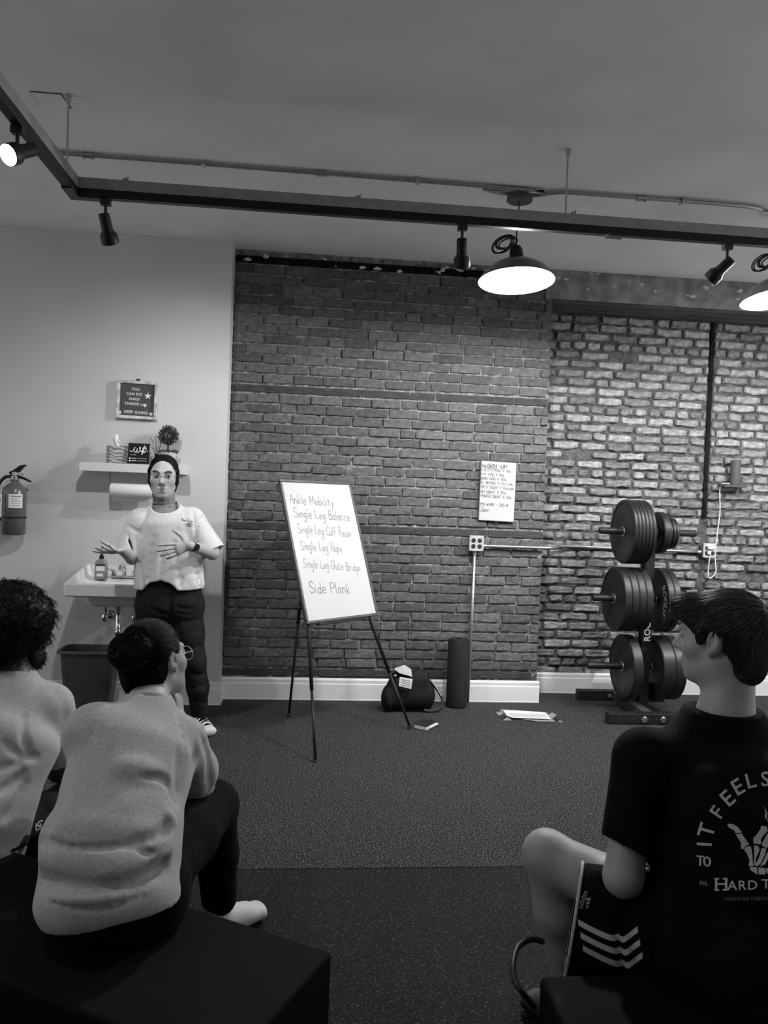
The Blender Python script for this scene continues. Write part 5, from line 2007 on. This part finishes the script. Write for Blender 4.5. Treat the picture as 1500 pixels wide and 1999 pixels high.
# ============ seated person in a grey sweatshirt with a bun, leaning forward
def listener():
    r = root('person', 'seated person with dark hair in a bun and a heather grey sweatshirt, chin on hand', 'person', (-.46, -3.5, BT))
    pel = W(222, 1745, -3.56)
    wst = W(218, 1640, -3.50)
    cst = W(262, 1480, -3.33)
    nbs = W(288, 1385, -3.20)
    hc = W(303, 1290, -3.10)
    sR, sL = W(358, 1448, -3.22), W(180, 1428, -3.32)
    X = nrm(sR - sL)
    B = Field(.03)
    fwd = np.array([.56, .82, .08])
    T, R = head(B, hc, fwd, (-.10, .12, 1), .96)
    B.cap(T(0, -.03, -.06), nbs + [0, -.0, .0], .05, .056, k=.03)
    B.chain([nbs, cst, wst, pel], [.055, .075, .075, .08], k=.04)
    B.cap(sR, sL, .032, k=.02)
    eR = W(376, 1556, -3.02)
    wR = W(350, 1408, -3.06)
    B.chain([sR, eR], [.045, .04], k=.02)
    B.cap(eR, wR, .04, .027)
    eL = W(200, 1560, -3.0)
    B.chain([sL, eL, W(330, 1480, -2.9)], [.045, .04, .03], k=.02)
    hR, hL = W(300, 1715, -3.42), W(175, 1705, -3.36)
    kR, kL = W(418, 1572, -3.02), W(255, 1560, -2.88)
    aR, aL = W(428, 1752, -2.90), np.array([kL[0] - .02, kL[1] + .05, .1])
    B.chain([hR, kR, aR], [.08, .055, .036], k=.03)
    B.chain([hL, kL, aL], [.08, .055, .036], k=.03)
    B.cut((0, 0, BT + .006), (0, 0, -1), near=(np.array([pel[0], pel[1], BT - .05]), np.array([.3, .2, .12])))
    parts = [B.mesh(.010)]
    HD = Field(.03)
    HD.ops = list(B.ops)
    parts.append(HD.mesh(.0045, hc - .15, hc + .15))
    FH = Field(.015)
    FH.cap(eR, wR, .04, .028)
    hd = W(346, 1362, -3.02)
    hand(FH, wR, hd - wR, (-.6, .2, .1), 1.0, thumb=-1, curl=(1.0, 1.1, 1.15, 1.2), spread=.02, tcurl=.5, tout=.6)
    parts.append(FH.mesh(.0035))
    v, f = join(parts)
    put('body', v, f, M_skin_m, r, smooth=True)
    # hair: smooth cap gathered into a bun
    Fh = Field(.012)
    Fh.ell(T(0, -.018, .04), np.array((.081, .098, .09)) * .99, R, .01)
    Fh.ell(T(0, -.055, -.03), np.array((.068, .058, .076)), R, .03)
    bun = W(253, 1272, -3.20)
    Fh.ell(bun, (.058, .055, .054), None, .006)
    Fh.cap(W(285, 1272, -3.17), bun, .036, k=.006)
    Fh.ell(T(0, .1, -.03), np.array((.075, .085, .10)), R, .01, op='s')
    Fh.ell(T(0, .125, .04), np.array((.08, .075, .06)), R, .01, op='s')
    Fh.ell(T(.082, .012, -.022), np.array((.03, .03, .045)), R, .01, op='s')
    Fh.ell(T(-.082, .012, -.022), np.array((.03, .03, .045)), R, .01, op='s')
    for k in range(5):
        a = k * 1.26
        q = bun + np.array([math.cos(a) * .03, -.045, math.sin(a) * .03])
        Fh.crease(q, q + np.array([-math.sin(a) * .05, -.005, math.cos(a) * .05]), .009, .011)
    v, f = Fh.mesh(.0045)
    hr = put('hair', v, f, M_hair, r, smooth=True)
    bv = bvh_of(hr)
    sd = v[RNG.choice(len(v), 2600)]

    def flow(p):
        d = bun - p
        if np.linalg.norm(d) < .075:
            return np.cross(d, (0.2, 1, 0)) * 10 + RNG.normal(0, .3, 3)
        return d * 8
    P = comb(bv, sd, flow, 10, .014, (.0004, .0022), .10)
    sv, sf = strand_mesh(P, .0015)
    put('hair_strands', sv, sf, M_hair, hr)['kind'] = 'stuff'
    fz = []
    for i in range(60):
        p = v[RNG.integers(len(v))]
        n_ = nrm(p - hc)
        q = nrm(RNG.normal(0, 1, 3) + n_)
        fz.append([p, p + q * .012, p + q * .02 + RNG.normal(0, .006, 3)])
    sv, sf = strand_mesh(np.array(fz), .0006)
    put('flyaway_hair', sv, sf, M_hair, hr)['kind'] = 'stuff'
    glasses(r, T, R, 1.0, (.026, .022), mat('clear_frame', .5, .3))
    MB().ball(T(.079, .002, -.034), .0045, 8, 6).build('earring', M_chrome, r)
    MB().ball(T(-.079, .002, -.034), .0045, 8, 6).build('earring', M_chrome, r)
    # sweatshirt
    S = Field(.06)
    S.ecap(cst, wst, X, (.168, .12), (.150, .125), .07)
    S.ecap(wst, pel + [-.01, 0, -.005], X, (.155, .128), (.170, .135), .06)
    S.cap(sR + [-.015, 0, .0], sL + [.02, 0, 0], .062, k=.06)
    S.cap(seg(sR, sL, .3), nbs, .07, .06, k=.06)
    S.cap(seg(sR, sL, .65), nbs, .07, .06, k=.06)
    S.chain([sR, seg(sR, eR, .5) + [.012, 0, .0], eR], [.066, .070, .066], k=.03)
    S.chain([sL, seg(sL, eL, .5), eL], [.07, .07, .062], k=.04)
    S.cap(W(180, 1770, -3.64), W(270, 1765, -3.60), .075, k=.06)
    S.cut(W(225, 1803, -3.68), nrm(np.array([.16, -.25, -1])))
    S.cap(nbs + [0, .02, .12], nbs + [0, .0, -.0], .062, .056, k=.004, op='s')
    S.folds([([(345, 1378), (352, 1420), (362, 1480), (352, 1540)], .006, .0045), ([(222, 1375), (190, 1410), (160, 1470)], .006, .004),
             ([(275, 1515), (312, 1518), (333, 1535), (343, 1565)], .010, .014), ([(230, 1497), (270, 1500), (305, 1508)], .025, -.008), ([(352, 1465), (350, 1510), (346, 1550)], .016, .010),
             ([(384, 1470), (376, 1520), (370, 1575)], .018, .009), ([(80, 1640), (140, 1657), (220, 1655), (300, 1640), (332, 1620)], .009, .016), ([(88, 1672), (180, 1682), (290, 1668), (325, 1650)], .026, -.013),
             ([(262, 1662), (285, 1666), (312, 1660)], .014, .013), ([(62, 1708), (110, 1728), (170, 1736), (250, 1722), (318, 1690)], .016, .013), ([(205, 1700), (232, 1697), (265, 1690)], .022, -.012), ([(303, 1702), (312, 1688), (320, 1672)], .010, .013),
             ([(90, 1757), (150, 1771), (210, 1771), (280, 1750)], .007, .004), ([(258, 1643), (300, 1632), (336, 1600)], .010, .010), ([(235, 1592), (300, 1586)], .03, .006), ([(110, 1540), (105, 1580), (90, 1620)], .02, .008),
             ([(100, 1745), (160, 1752), (240, 1742)], .018, -.007), ([(140, 1460), (170, 1520), (180, 1580)], .04, .006), ([(395, 1440), (408, 1480), (410, 1540)], .014, .007), ([(330, 1590), (337, 1610), (325, 1640)], .012, -.010)])
    v, f = S.mesh(.006)
    sw = put('sweatshirt', v, f, M_heather, r, smooth=True)
    N = Field(.004)
    t_ = np.linspace(0, 6.283, 21)
    nd = nrm(hc - nbs)
    x_, y_, _ = frame(nd)
    P = [nbs + nd * .018 + x_ * math.cos(a) * .062 + y_ * math.sin(a) * .062 for a in t_]
    for a, b in zip(P[:-1], P[1:]):
        N.cap(a, b, .010, k=.003)
    v, f = N.mesh(.004)
    put('collar_rib', v, f, M_heather, sw, smooth=True)
    # trousers
    Q = Field(.05)
    Q.ecap(pel + [0, .02, .0], pel + [.02, .05, -.045], X, (.13, .11), (.165, .145), .05)
    Q.chain([hR, seg(hR, kR, .5), kR, seg(kR, aR, .5), aR + [0, 0, .0]], [.088, .085, .072, .066, .058], k=.03)
    Q.chain([hL, seg(hL, kL, .5), kL, seg(kL, aL, .5), aL], [.088, .085, .072, .066, .058], k=.03)
    Q.folds([([(400, 1590), (440, 1580)], .014, .009), ([(395, 1640), (445, 1650)], .014, .008), ([(395, 1700), (450, 1705)], .014, .008), ([(345, 1620), (400, 1580)], .016, .008)])
    Q.cut((0, 0, BT + .002), (0, 0, -1), near=(np.array([pel[0], pel[1], BT]), np.array([.35, .2, .12])))
    v, f = Q.mesh(.008)
    put('trousers', v, f, M_blackcloth, r, smooth=True)
    fr = G(445, 1786)
    shoe('shoe', aR, (.6, .5), r, dark=False)
    shoe('shoe', aL, (.4, .7), r, dark=False)
    return r


listener()


# ============ seated person with curly hair, at the far end of the bench
def curly():
    r = root('person', 'seated person with thick curly dark hair and a pale heather tee shirt', 'person', (-.95, -3.1, BT))
    pel = W(-70, 1665, -3.12)
    wst = W(-60, 1580, -3.08)
    cst = W(5, 1440, -2.98)
    nbs = W(22, 1335, -2.90)
    hc = W(32, 1238, -2.86)
    sR, sL = W(100, 1378, -2.88), W(-80, 1375, -2.98)
    X = nrm(sR - sL)
    B = Field(.03)
    T, R = head(B, hc, (.70, .68, -.12), (0, .05, 1), 1.0)
    B.cap(T(0, -.02, -.06), nbs, .056, .062, k=.03)
    B.chain([nbs, cst, wst, pel], [.056, .08, .08, .08], k=.04)
    B.cap(sR, sL, .035, k=.02)
    eR, wR = W(118, 1498, -2.74), W(160, 1520, -2.52)
    eL, wL = W(-60, 1520, -2.80), W(40, 1500, -2.6)
    B.chain([sR, eR, wR], [.05, .046, .03], k=.02)
    B.chain([sL, eL, wL], [.05, .046, .03], k=.02)
    hand(B, wR, (.5, .7, -.2), (-.5, .2, -.8), 1.05, thumb=-1)
    hand(B, wL, (.6, .6, -.2), (.5, .2, -.8), 1.05, thumb=1)
    hR, hL = W(-5, 1668, -3.08), W(-150, 1655, -3.1)
    kR, kL = W(135, 1572, -2.66), W(-60, 1560, -2.55)
    aR = np.array([kR[0] + .02, kR[1] + .06, .1])
    aL = np.array([kL[0] - .02, kL[1] + .06, .1])
    B.chain([hR, kR, aR], [.08, .055, .036], k=.03)
    B.chain([hL, kL, aL], [.08, .055, .036], k=.03)
    B.cut((0, 0, BT + .006), (0, 0, -1), near=(np.array([pel[0], pel[1], BT - .05]), np.array([.3, .2, .12])))
    parts = [B.mesh(.010)]
    HD = Field(.03)
    HD.ops = list(B.ops)
    parts.append(HD.mesh(.005, hc - .15, hc + .15))
    v, f = join(parts)
    put('body', v, f, M_skin_d, r, smooth=True)
    # beard
    Fb = Field(.012)
    Fb.ell(T(0, .045, -.075), np.array((.056, .058, .05)), R, .01)
    Fb.cap(T(-.066, .012, -.035), T(-.05, .04, -.085), .017, k=.015)
    Fb.cap(T(.066, .012, -.035), T(.05, .04, -.085), .017, k=.015)
    Fb.ell(T(0, .12, -.03), np.array((.05, .04, .04)), R, .01, op='s')
    v, f = Fb.mesh(.006)
    bd = put('beard', v, f, M_hair, r, smooth=True)
    # curls: core mass plus spirals standing off it
    Fh = Field(.02)
    cc = T(0, -.03, .045)
    Fh.ell(cc, (.132, .135, .126), R, .02)
    Fh.ell(T(0, -.06, -.01), (.105, .09, .09), R, .03)
    Fh.ell(T(0, .12, -.045), (.085, .09, .095), R, .015, op='s')
    Fh.wave(lambda x, y, z: .006 * np.sin(x * 190 + 2 * np.sin(z * 70)) * np.sin(y * 170 + 1.3) * np.sin(z * 180 + np.sin(x * 60)))
    v, f = Fh.mesh(.006)
    hr = put('hair', v, f, M_hair, r, smooth=True)
    cu = []
    for i in range(1500):
        p = v[RNG.integers(len(v))]
        n_ = nrm(p - cc + RNG.normal(0, .02, 3))
        if (p - hc) @ R[:, 1] > .075 and (p - hc) @ R[:, 2] < .06:
            continue
        x_, y_, _ = frame(n_ + RNG.normal(0, .35, 3))
        _, _, ax = x_, y_, np.cross(x_, y_)
        L, rr, tn = RNG.uniform(.016, .034), RNG.uniform(.004, .0075), RNG.uniform(1.6, 2.6)
        t_ = np.linspace(0, 1, 14)
        ph = RNG.uniform(0, 6.28)
        drop = np.array([0, 0, -.014])
        cu.append(p - n_ * .004 + ax * (L * t_)[:, None] + (x_ * np.cos(t_ * tn * 6.283 + ph)[:, None] + y_ * np.sin(t_ * tn * 6.283 + ph)[:, None]) * rr + drop * (t_ ** 2)[:, None])
    sv, sf = strand_mesh(np.array(cu), .0013)
    put('curls', sv, sf, M_hair, hr)['kind'] = 'stuff'
    # beard fuzz
    cu = []
    bb_ = np.array([q.co[:] for q in bd.data.vertices])
    for i in range(500):
        p = bb_[RNG.integers(len(bb_))]
        n_ = nrm(p - T(0, .02, -.05) + RNG.normal(0, .02, 3))
        cu.append([p, p + n_ * .006, p + n_ * .009 + RNG.normal(0, .004, 3)])
    sv, sf = strand_mesh(np.array(cu), .0009)
    put('beard_fuzz', sv, sf, M_hair, bd)['kind'] = 'stuff'
    # tee
    S = Field(.06)
    S.ecap(cst, wst, X, (.175, .12), (.160, .125), .06)
    S.ecap(wst, pel, X, (.160, .125), (.165, .13), .06)
    S.cap(sR + [-.01, 0, -.005], sL, .064, k=.06)
    S.cap(seg(sR, sL, .3), nbs, .07, .064, k=.06)
    S.cap(seg(sR, sL, .65), nbs, .07, .064, k=.06)
    S.cap(nbs + [0, .02, .12], nbs + [0, 0, .0], .066, .060, k=.004, op='s')
    for s_, e_ in ((sR, eR), (sL, eL)):
        A = Field(.02)
        A.cap(s_, seg(s_, e_, .74), .068, .080)
        A.cut(seg(s_, e_, .74), nrm(e_ - s_))
        A.cap(seg(s_, e_, .6), seg(s_, e_, 1.2), .066, .074, k=.004, op='s')
        S.add(A, .035)
    S.folds([([(48, 1400), (46, 1440), (60, 1478)], .010, .010), ([(10, 1450), (40, 1475), (70, 1478)], .010, .010), ([(0, 1500), (40, 1490)], .012, .009), ([(0, 1545), (25, 1530), (45, 1510)], .012, .010), ([(10, 1600), (30, 1570), (50, 1530)], .012, .010), ([(110, 1350), (128, 1400)], .02, .005)])
    v, f = S.mesh(.007)
    put('tee_shirt', v, f, M_heather2, r, smooth=True)
    Q = Field(.05)
    Q.ecap(pel + [0, .03, .0], pel + [.02, .04, -.04], X, (.13, .10), (.155, .13), .04)
    Q.chain([hR, seg(hR, kR, .5), kR, seg(kR, aR, .5), aR], [.11, .1, .08, .07, .06], k=.03)
    Q.chain([hL, seg(hL, kL, .5), kL, seg(kL, aL, .5), aL], [.11, .1, .08, .07, .06], k=.03)
    Q.folds([([(30, 1580), (60, 1610), (70, 1660)], .016, .010), ([(5, 1610), (40, 1650)], .016, .010), ([(85, 1570), (100, 1600)], .016, .010)])
    Q.cut((0, 0, BT + .002), (0, 0, -1), near=(np.array([pel[0], pel[1], BT]), np.array([.4, .22, .14])))
    v, f = Q.mesh(.008)
    tq = put('trousers', v, f, M_darkpant, r, smooth=True)
    bq = bvh_of(tq)
    pts = [[(83, 1602), (74, 1606), (73, 1614), (79, 1613), (79, 1608)], [(70, 1608), (70, 1622), (80, 1616)]]
    for pl_ in pts:
        P, F_ = [], []
        for a, b in zip(pl_[:-1], pl_[1:]):
            d = np.array(b, float) - a
            n_ = np.array([-d[1], d[0]]) / np.linalg.norm(d) * 1.1
            k = len(P)
            P += [np.array(a) - n_, np.array(b) - n_, np.array(b) + n_, np.array(a) + n_]
            F_.append((k, k + 1, k + 2, k + 3))
        decal('thigh_logo', P, F_, bq, M_print, tq, .002)
    shoe('shoe', aR, (.5, .7), r, dark=False)
    shoe('shoe', aL, (.2, .9), r, dark=False)
    return r


curly()


# ============ seated man in a black printed tee and striped shorts
def seated_man():
    r = root('person', 'seated person in a black tee with a skeleton hand print and striped black shorts', 'person', (.95, -3.85, BT))
    pel = W(1555, 1880, -3.86)
    wst = W(1530, 1760, -3.80)
    cst = W(1452, 1540, -3.66)
    nbs = W(1412, 1400, -3.58)
    hc = W(1408, 1248, -3.55)
    sL, sR = W(1256, 1482, -3.62), W(1585, 1485, -3.50)
    X = nrm(sR - sL)
    B = Field(.03)
    T, R = head(B, hc, (-.72, .69, -.02), (.03, .02, 1), 1.0)
    B.cap(T(0, -.028, -.06), nbs + [.01, 0, 0], .056, .066, k=.04)
    B.chain([nbs, cst + [0, .03, 0], wst + [0, .03, 0], pel + [0, .03, 0]], [.062, .075, .075, .075], k=.03)
    B.cap(sL, sR, .038, k=.02)
    eL, wL = W(1217, 1712, -3.68), W(1212, 1722, -3.44)
    eR, wR = W(1680, 1700, -3.45), W(1560, 1720, -3.3)
    B.chain([sL, seg(sL, eL, .5), eL, wL], [.052, .052, .044, .03], k=.02)
    B.chain([sR, seg(sR, eR, .5), eR, wR], [.052, .052, .044, .03], k=.02)
    hand(B, wL, (.35, .8, -.25), (.3, .2, -.9), 1.08, thumb=1)
    hand(B, wR, (-.5, .7, -.25), (.3, .2, -.9), 1.08, thumb=-1)
    hL, hR = W(1420, 1850, -3.72), W(1600, 1860, -3.65)
    kL, kR = W(1068, 1668, -3.43), W(1560, 1640, -3.15)
    aL = W(1122, 1985, -3.44)
    aR = np.array([kR[0] + .02, kR[1] + .05, .1])
    B.chain([hL, seg(hL, kL, .55), kL, seg(kL, aL, .35), aL], [.09, .078, .060, .056, .040], k=.03)
    B.chain([hR, seg(hR, kR, .55), kR, seg(kR, aR, .35), aR], [.095, .082, .062, .060, .042], k=.03)
    B.cut((0, 0, BT + .006), (0, 0, -1), near=(np.array([pel[0], pel[1], BT - .05]), np.array([.3, .2, .12])))
    parts = [B.mesh(.008)]
    HD = Field(.03)
    HD.ops = list(B.ops)
    parts.append(HD.mesh(.0038, hc - .16, hc + .16))
    v, f = join(parts)
    put('body', v, f, M_skin_m, r, smooth=True)
    # hair: short back and sides, full on top, falling over the forehead
    Fh = Field(.015)
    Fh.ell(T(0, -.018, .042), (.083, .106, .088), R, .01)
    Fh.cap(T(-.03, .085, .075), T(.03, .085, .075), .034, k=.04)
    Fh.ell(T(0, -.062, -.02), (.066, .052, .07), R, .03)
    Fh.ell(T(0, -.062, -.075), (.05, .036, .03), R, .03)
    Fh.ell(T(0, .112, -.035), (.095, .085, .095), R, .012, op='s')
    for e in (-1, 1):
        Fh.ell(T(.088 * e, .018, -.03), (.035, .036, .05), R, .012, op='s')
    for e in (-1, 1):
        Fh.cap(T(.075 * e, .03, .03), T(.074 * e, .03, .0), .012, .008, k=.01)
    v, f = Fh.mesh(.0042)
    hr = put('hair', v, f, M_hair2, r, smooth=True)
    bv = bvh_of(hr)
    crown = T(0, -.085, .085)
    sd = v[RNG.choice(len(v), 3800)]

    def flow(p):
        l = R.T @ (p - hc)
        d = nrm(p - crown)
        if l[2] < .03 and l[1] < .04:
            return R @ np.array([0, .25, -1.0])
        return d + R @ np.array([0, .35, -.1])
    P = comb(bv, sd, flow, 7, .012, (.0008, .0045), .18)
    sv, sf = strand_mesh(P, .0013)
    put('hair_strands', sv, sf, M_hair2, hr)['kind'] = 'stuff'
    # black tee
    S = Field(.07)
    S.ecap(cst, wst, X, (.195, .125), (.178, .125), .08)
    S.ecap(wst, pel + [0, 0, -.06], X, (.178, .125), (.185, .14), .06)
    S.ecap(W(1362, 1580, -3.67), W(1352, 1860, -3.75), X, (.085, .10), (.10, .11), .07)
    S.cap(sL + [.012, 0, .0], sR, .066, k=.06)
    S.cap(seg(sL, sR, .22), nbs, .076, .072, k=.05)
    S.cap(seg(sL, sR, .72), nbs, .074, .072, k=.08)
    S.cut(nbs + (hc - nbs) * .11, (hc - nbs) + np.array([0, -.03, 0]), near=(hc - [0, 0, .04], .16))
    S.cap(nbs + [-.01, .02, .13], nbs + [0, .0, .02], .068, .064, k=.006, op='s')
    for s_, e_ in ((sL, eL), (sR, eR)):
        A = Field(.02)
        A.cap(s_, seg(s_, e_, .76), .072, .066)
        A.cut(seg(s_, e_, .76), nrm(nrm(e_ - s_) + np.array([-.25, 0, 0])))
        A.cap(seg(s_, e_, .66), seg(s_, e_, 1.2), .056, .058, k=.004, op='s')
        S.add(A, .04)
    S.folds([([(1285, 1560), (1300, 1600), (1330, 1640)], .02, .010), ([(1300, 1700), (1350, 1750), (1400, 1790)], .022, .010), ([(1310, 1800), (1450, 1850)], .022, .010), ([(1340, 1880), (1480, 1900)], .022, .010), ([(1300, 1480), (1310, 1520), (1300, 1580)], .02, .010), ([(1380, 1760), (1440, 1790), (1499, 1800)], .02, .008)])
    S.cut((0, 0, BT + .004), (0, 0, -1))
    v, f = S.mesh(.0065)
    tee = put('tee_shirt', v, f, M_blackcloth, r, smooth=True)
    N = Field(.004)
    nd = nrm(hc - nbs + np.array([0, .03, 0]))
    x_, y_, _ = frame(nd)
    P = [nbs + nd * .045 + x_ * math.cos(a) * .073 + y_ * math.sin(a) * .073 for a in np.linspace(0, 6.283, 25)]
    bt = bvh_of(tee)
    # arched print
    cx, cy, rx, ry = 1513, 1640, 136, 136
    for ch, px, py, rot, hh in (('I', 1376, 1648, -86, 29), ('T', 1380, 1621, -74, 31), ('F', 1401, 1585, -56, 28), ('E', 1421, 1558, -42, 31), ('E', 1441, 1536, -30, 31), ('L', 1466, 1524, -14, 29), ('S', 1494, 1521, -2, 29)):
        v_, f_ = text_mesh(ch, 1.0, 'CENTER', 1, .012)
        c_ = (v_.min(0) + v_.max(0)) / 2
        hgt = v_[:, 1].max() - v_[:, 1].min()
        q = (v_ - c_) * (hh / hgt)
        if ch == 'I':
            q[:, 0] *= 1.0
        a = math.radians(rot)
        X_ = q[:, 0] * math.cos(a) + q[:, 1] * math.sin(a)
        Y_ = -q[:, 0] * math.sin(a) * -1 - q[:, 1] * math.cos(a)
        decal('print_letter', np.stack([px + X_, py + Y_], 1), f_, bt, M_print, tee, .0016, 7)
    for s, x0_, y0_, hh, sl_ in (('TO', 1362, 1688, 17, .14), ('PHL', 1368, 1727, 7, .1)):
        v_, f_, ad = strokes(s, .17 if s == 'TO' else .2, .01)
        decal('print_letter', [(x0_ + p[0] * hh * 1.35, y0_ - p[1] * hh + p[0] * hh * sl_) for p in v_], f_, bt, M_print if s == 'TO' else mat('faint_print', .2, .8), tee, .0016, 7)
    for s, x0_, y0_, hh, wdt in (('H', 1397, 1737, 22, 24), ('ARD', 1421, 1738, 18, 58), ('T', 1487, 1735, 18, 18)):
        v_, f_ = text_mesh(s, 1.0, 'LEFT', 1.1, .006)
        q = v_ - v_.min(0)
        q[:, 0] *= wdt / q[:, 0].max()
        q[:, 1] *= hh / q[:, 1].max()
        decal('print_letter', np.stack([x0_ + q[:, 0], y0_ - q[:, 1] - q[:, 0] * .02], 1), f_, bt, M_print, tee, .0016, 7)
        if s == 'H':
            ser = [(1396, 1715.5, 9), (1412, 1715.5, 9), (1396, 1737, 9), (1412, 1737, 9)]
            for a_, b_, c_ in ser:
                decal('print_letter', [(a_, b_ - 1.5), (a_ + c_, b_ - 1.5), (a_ + c_, b_ + 1.5), (a_, b_ + 1.5)], [(0, 1, 2, 3)], bt, M_print, tee, .0017)
    v_, f_ = text_mesh("THERE'S NO STRENGTH", 1.0, 'LEFT', 1.2, .004)
    q = v_ - v_.min(0)
    q[:, 0] *= 96 / q[:, 0].max()
    q[:, 1] *= 6.5 / q[:, 1].max()
    decal('print_letter', np.stack([1414 + q[:, 0], 1757.5 - q[:, 1] + q[:, 0] * .02 - (q[:, 0] / 96) ** 2 * 3], 1), f_, bt, mat('faint_print', .2, .8), tee, .0016, 7)

    # skeleton hand
    def bone(pts):
        decal('print_bone', pts, [tuple(range(len(pts)))], bt, M_print, tee, .0016, 7)
    bone([(1420, 1610), (1424, 1608), (1434, 1610), (1441, 1615), (1449, 1625), (1436, 1627), (1434, 1621), (1424, 1616)])
    bone([(1437, 1629), (1448, 1627), (1455, 1637), (1463, 1649), (1456, 1651), (1452, 1658), (1447, 1656), (1447, 1645), (1441, 1636)])
    bone([(1453, 1659), (1457, 1653), (1466, 1652), (1468, 1660), (1470, 1680), (1471, 1692), (1462, 1691), (1464, 1680), (1459, 1667)])
    bone([(1486, 1612), (1497, 1614), (1499, 1622), (1490, 1632), (1485, 1640), (1487, 1646), (1483, 1649), (1471, 1646), (1471, 1636), (1478, 1629), (1485, 1618)])
    bone([(1472, 1650), (1481, 1652), (1483, 1660), (1476, 1676), (1475, 1690), (1472, 1690), (1473, 1668)])
    bone([(1498, 1628), (1503, 1630), (1506, 1640), (1503, 1654), (1494, 1655), (1487, 1650), (1490, 1642)])
    bone([(1487, 1656), (1496, 1657), (1494, 1668), (1485, 1686), (1479, 1692), (1475, 1689), (1483, 1672)])
    bone([(1498, 1664), (1504, 1660), (1502, 1672), (1494, 1688), (1484, 1692), (1492, 1678)])
    bone([(1464, 1694), (1478, 1693), (1480, 1708), (1472, 1703), (1466, 1699)])
    bone([(1481, 1694), (1493, 1695), (1496, 1702), (1494, 1708), (1482, 1707)])
    bone([(1495, 1696), (1506, 1694), (1508, 1704), (1498, 1706)])
    bone([(1491, 1572), (1499, 1590), (1497, 1592), (1495, 1590), (1499, 1604), (1493, 1594), (1493, 1589), (1495, 1588)])
    # shorts
    Q = Field(.05)
    Q.ecap(pel + [-.02, 0, .02], pel + [-.05, .05, -.03], X, (.17, .14), (.18, .15), .05)
    hemL = W(1116, 1804, -3.585)
    hemR = seg(hR, kR, .70)
    hemN = nrm(np.array([-.88, .36, .10]))
    A = Field(.03)
    hin = W(1390, 1830, -3.73)
    A.ecap(hin, hemL + hemN * .05, (.3, .9, 0), (.105, .14), (.082, .145), .03)
    A.cut(hemL, hemN)
    A.ecap(hemL - hemN * .03, hemL + hemN * .2, (.3, .9, 0), (.064, .126), (.066, .128), .004, op='s')
    Q.add(A, .04)
    A = Field(.03)
    A.chain([hR, seg(hR, kR, .45), seg(hR, kR, .80)], [.115, .105, .095])
    A.cut(hemR, nrm(kR - hR))
    A.cap(seg(hR, kR, .64), seg(hR, kR, .9), .082, .084, k=.004, op='s')
    Q.add(A, .05)
    Q.folds([([(1205, 1790), (1212, 1840), (1222, 1900)], .012, .009), ([(1228, 1785), (1236, 1840), (1246, 1900)], .012, .009), ([(1180, 1720), (1240, 1780)], .016, .008)])
    Q.notbox((c2[0] + .475, c2[1] - .25, BT / 2 - .1), (.48, .252, BT / 2 + .102))
    v, f = Q.mesh(.0058)
    sh_ = put('shorts', v, f, M_blackcloth, r, smooth=True)
    bq = bvh_of(sh_)
    up_ = [(1128, 1794), (1150, 1806), (1175, 1818), (1195, 1825), (1205, 1822), (1216, 1828), (1230, 1818), (1245, 1808)]
    for k in range(3):
        off = np.array([4.5 * k + 1, 25 * k])
        P, F_ = [], []
        sp_ = spline(up_, 3)
        for i, p in enumerate(sp_):
            P += [p + off, p + off + [1, 12]]
            if i:
                F_.append((2 * i - 2, 2 * i, 2 * i + 1, 2 * i - 1))
        decal('stripe', P, F_, bq, M_print, sh_, .0016, 9)
    v_, f_ = text_mesh('adidas', 1.0, 'CENTER', 1, .004)
    q = (v_ - (v_.min(0) + v_.max(0)) / 2)
    q *= 36 / (q[:, 0].max() * 2)
    a = math.radians(-72)
    decal('logo_lettering', np.stack([1138 + q[:, 0] * math.cos(a) - -q[:, 1] * -math.sin(a) * -1, 1756 + q[:, 0] * math.sin(a) - q[:, 1] * math.cos(a)], 1), f_, bq, mat('grey_logo', .3, .8), sh_, .0016, 7)
    for k in range(3):
        L = 8 + 6 * k
        x0_, y0_ = 1124 + 0 * k, 1776 - 0 * k
        b0 = np.array([1146 - 1.5 * k + k * 1.2, 1768 - 7.5 * k])
        decal('logo_bar', [b0 + [0, 0], b0 + [L * .75 * .6, -1], b0 + [L * .75 * .6 - 1, 4.5], b0 + [-1, 5]], [(0, 1, 2, 3)], bq, mat('grey_logo', .3, .8), sh_, .0016)
    # pale hem piping
    hp_ = hemN
    x_, y_, _ = frame(hp_)
    ring = []
    for a in np.linspace(0, 6.283, 60):
        d = x_ * math.cos(a) + y_ * math.sin(a)
        o_ = hemL - hp_ * .004
        h1 = bq.ray_cast(Vector(o_ + d * .24), Vector(-d))
        if h1[0] is not None and (h1[0] - Vector(o_)).length < .19:
            ring.append(np.array(h1[0]) + d * .002)
    MB().tube(ring, .0042, 6).build('hem_piping', M_print, sh_)
    shoe('shoe', aL, (-.4, .8), r, m=M_blackpl, dark=False)
    shoe('shoe', aR, (-.2, .9), r, m=M_blackpl, dark=False)
    return r


seated_man()

# loop of cable by the box
cl = MB().tube(spline([W(1060, 1838, -3.50), W(1039, 1834, -3.52), W(1013, 1847, -3.56), W(1002, 1881, -3.62), W(1006, 1915, -3.66), W(1022, 1940, -3.68), W(1045, 1965, -3.66)], 8), .0075, 10).build('cable_loop', M_blackpl, smooth=True)
tag(cl, 'black cable loop sticking up beside the box and the bare shin', 'cable')
# ------------------------------------------------------------------ tidy up helper properties
for o in bpy.data.objects:
    if '_base' in o:
        del o['_base']
for me in bpy.data.meshes:
    for k in ('src_v', 'src_f'):
        if k in me:
            del me[k]
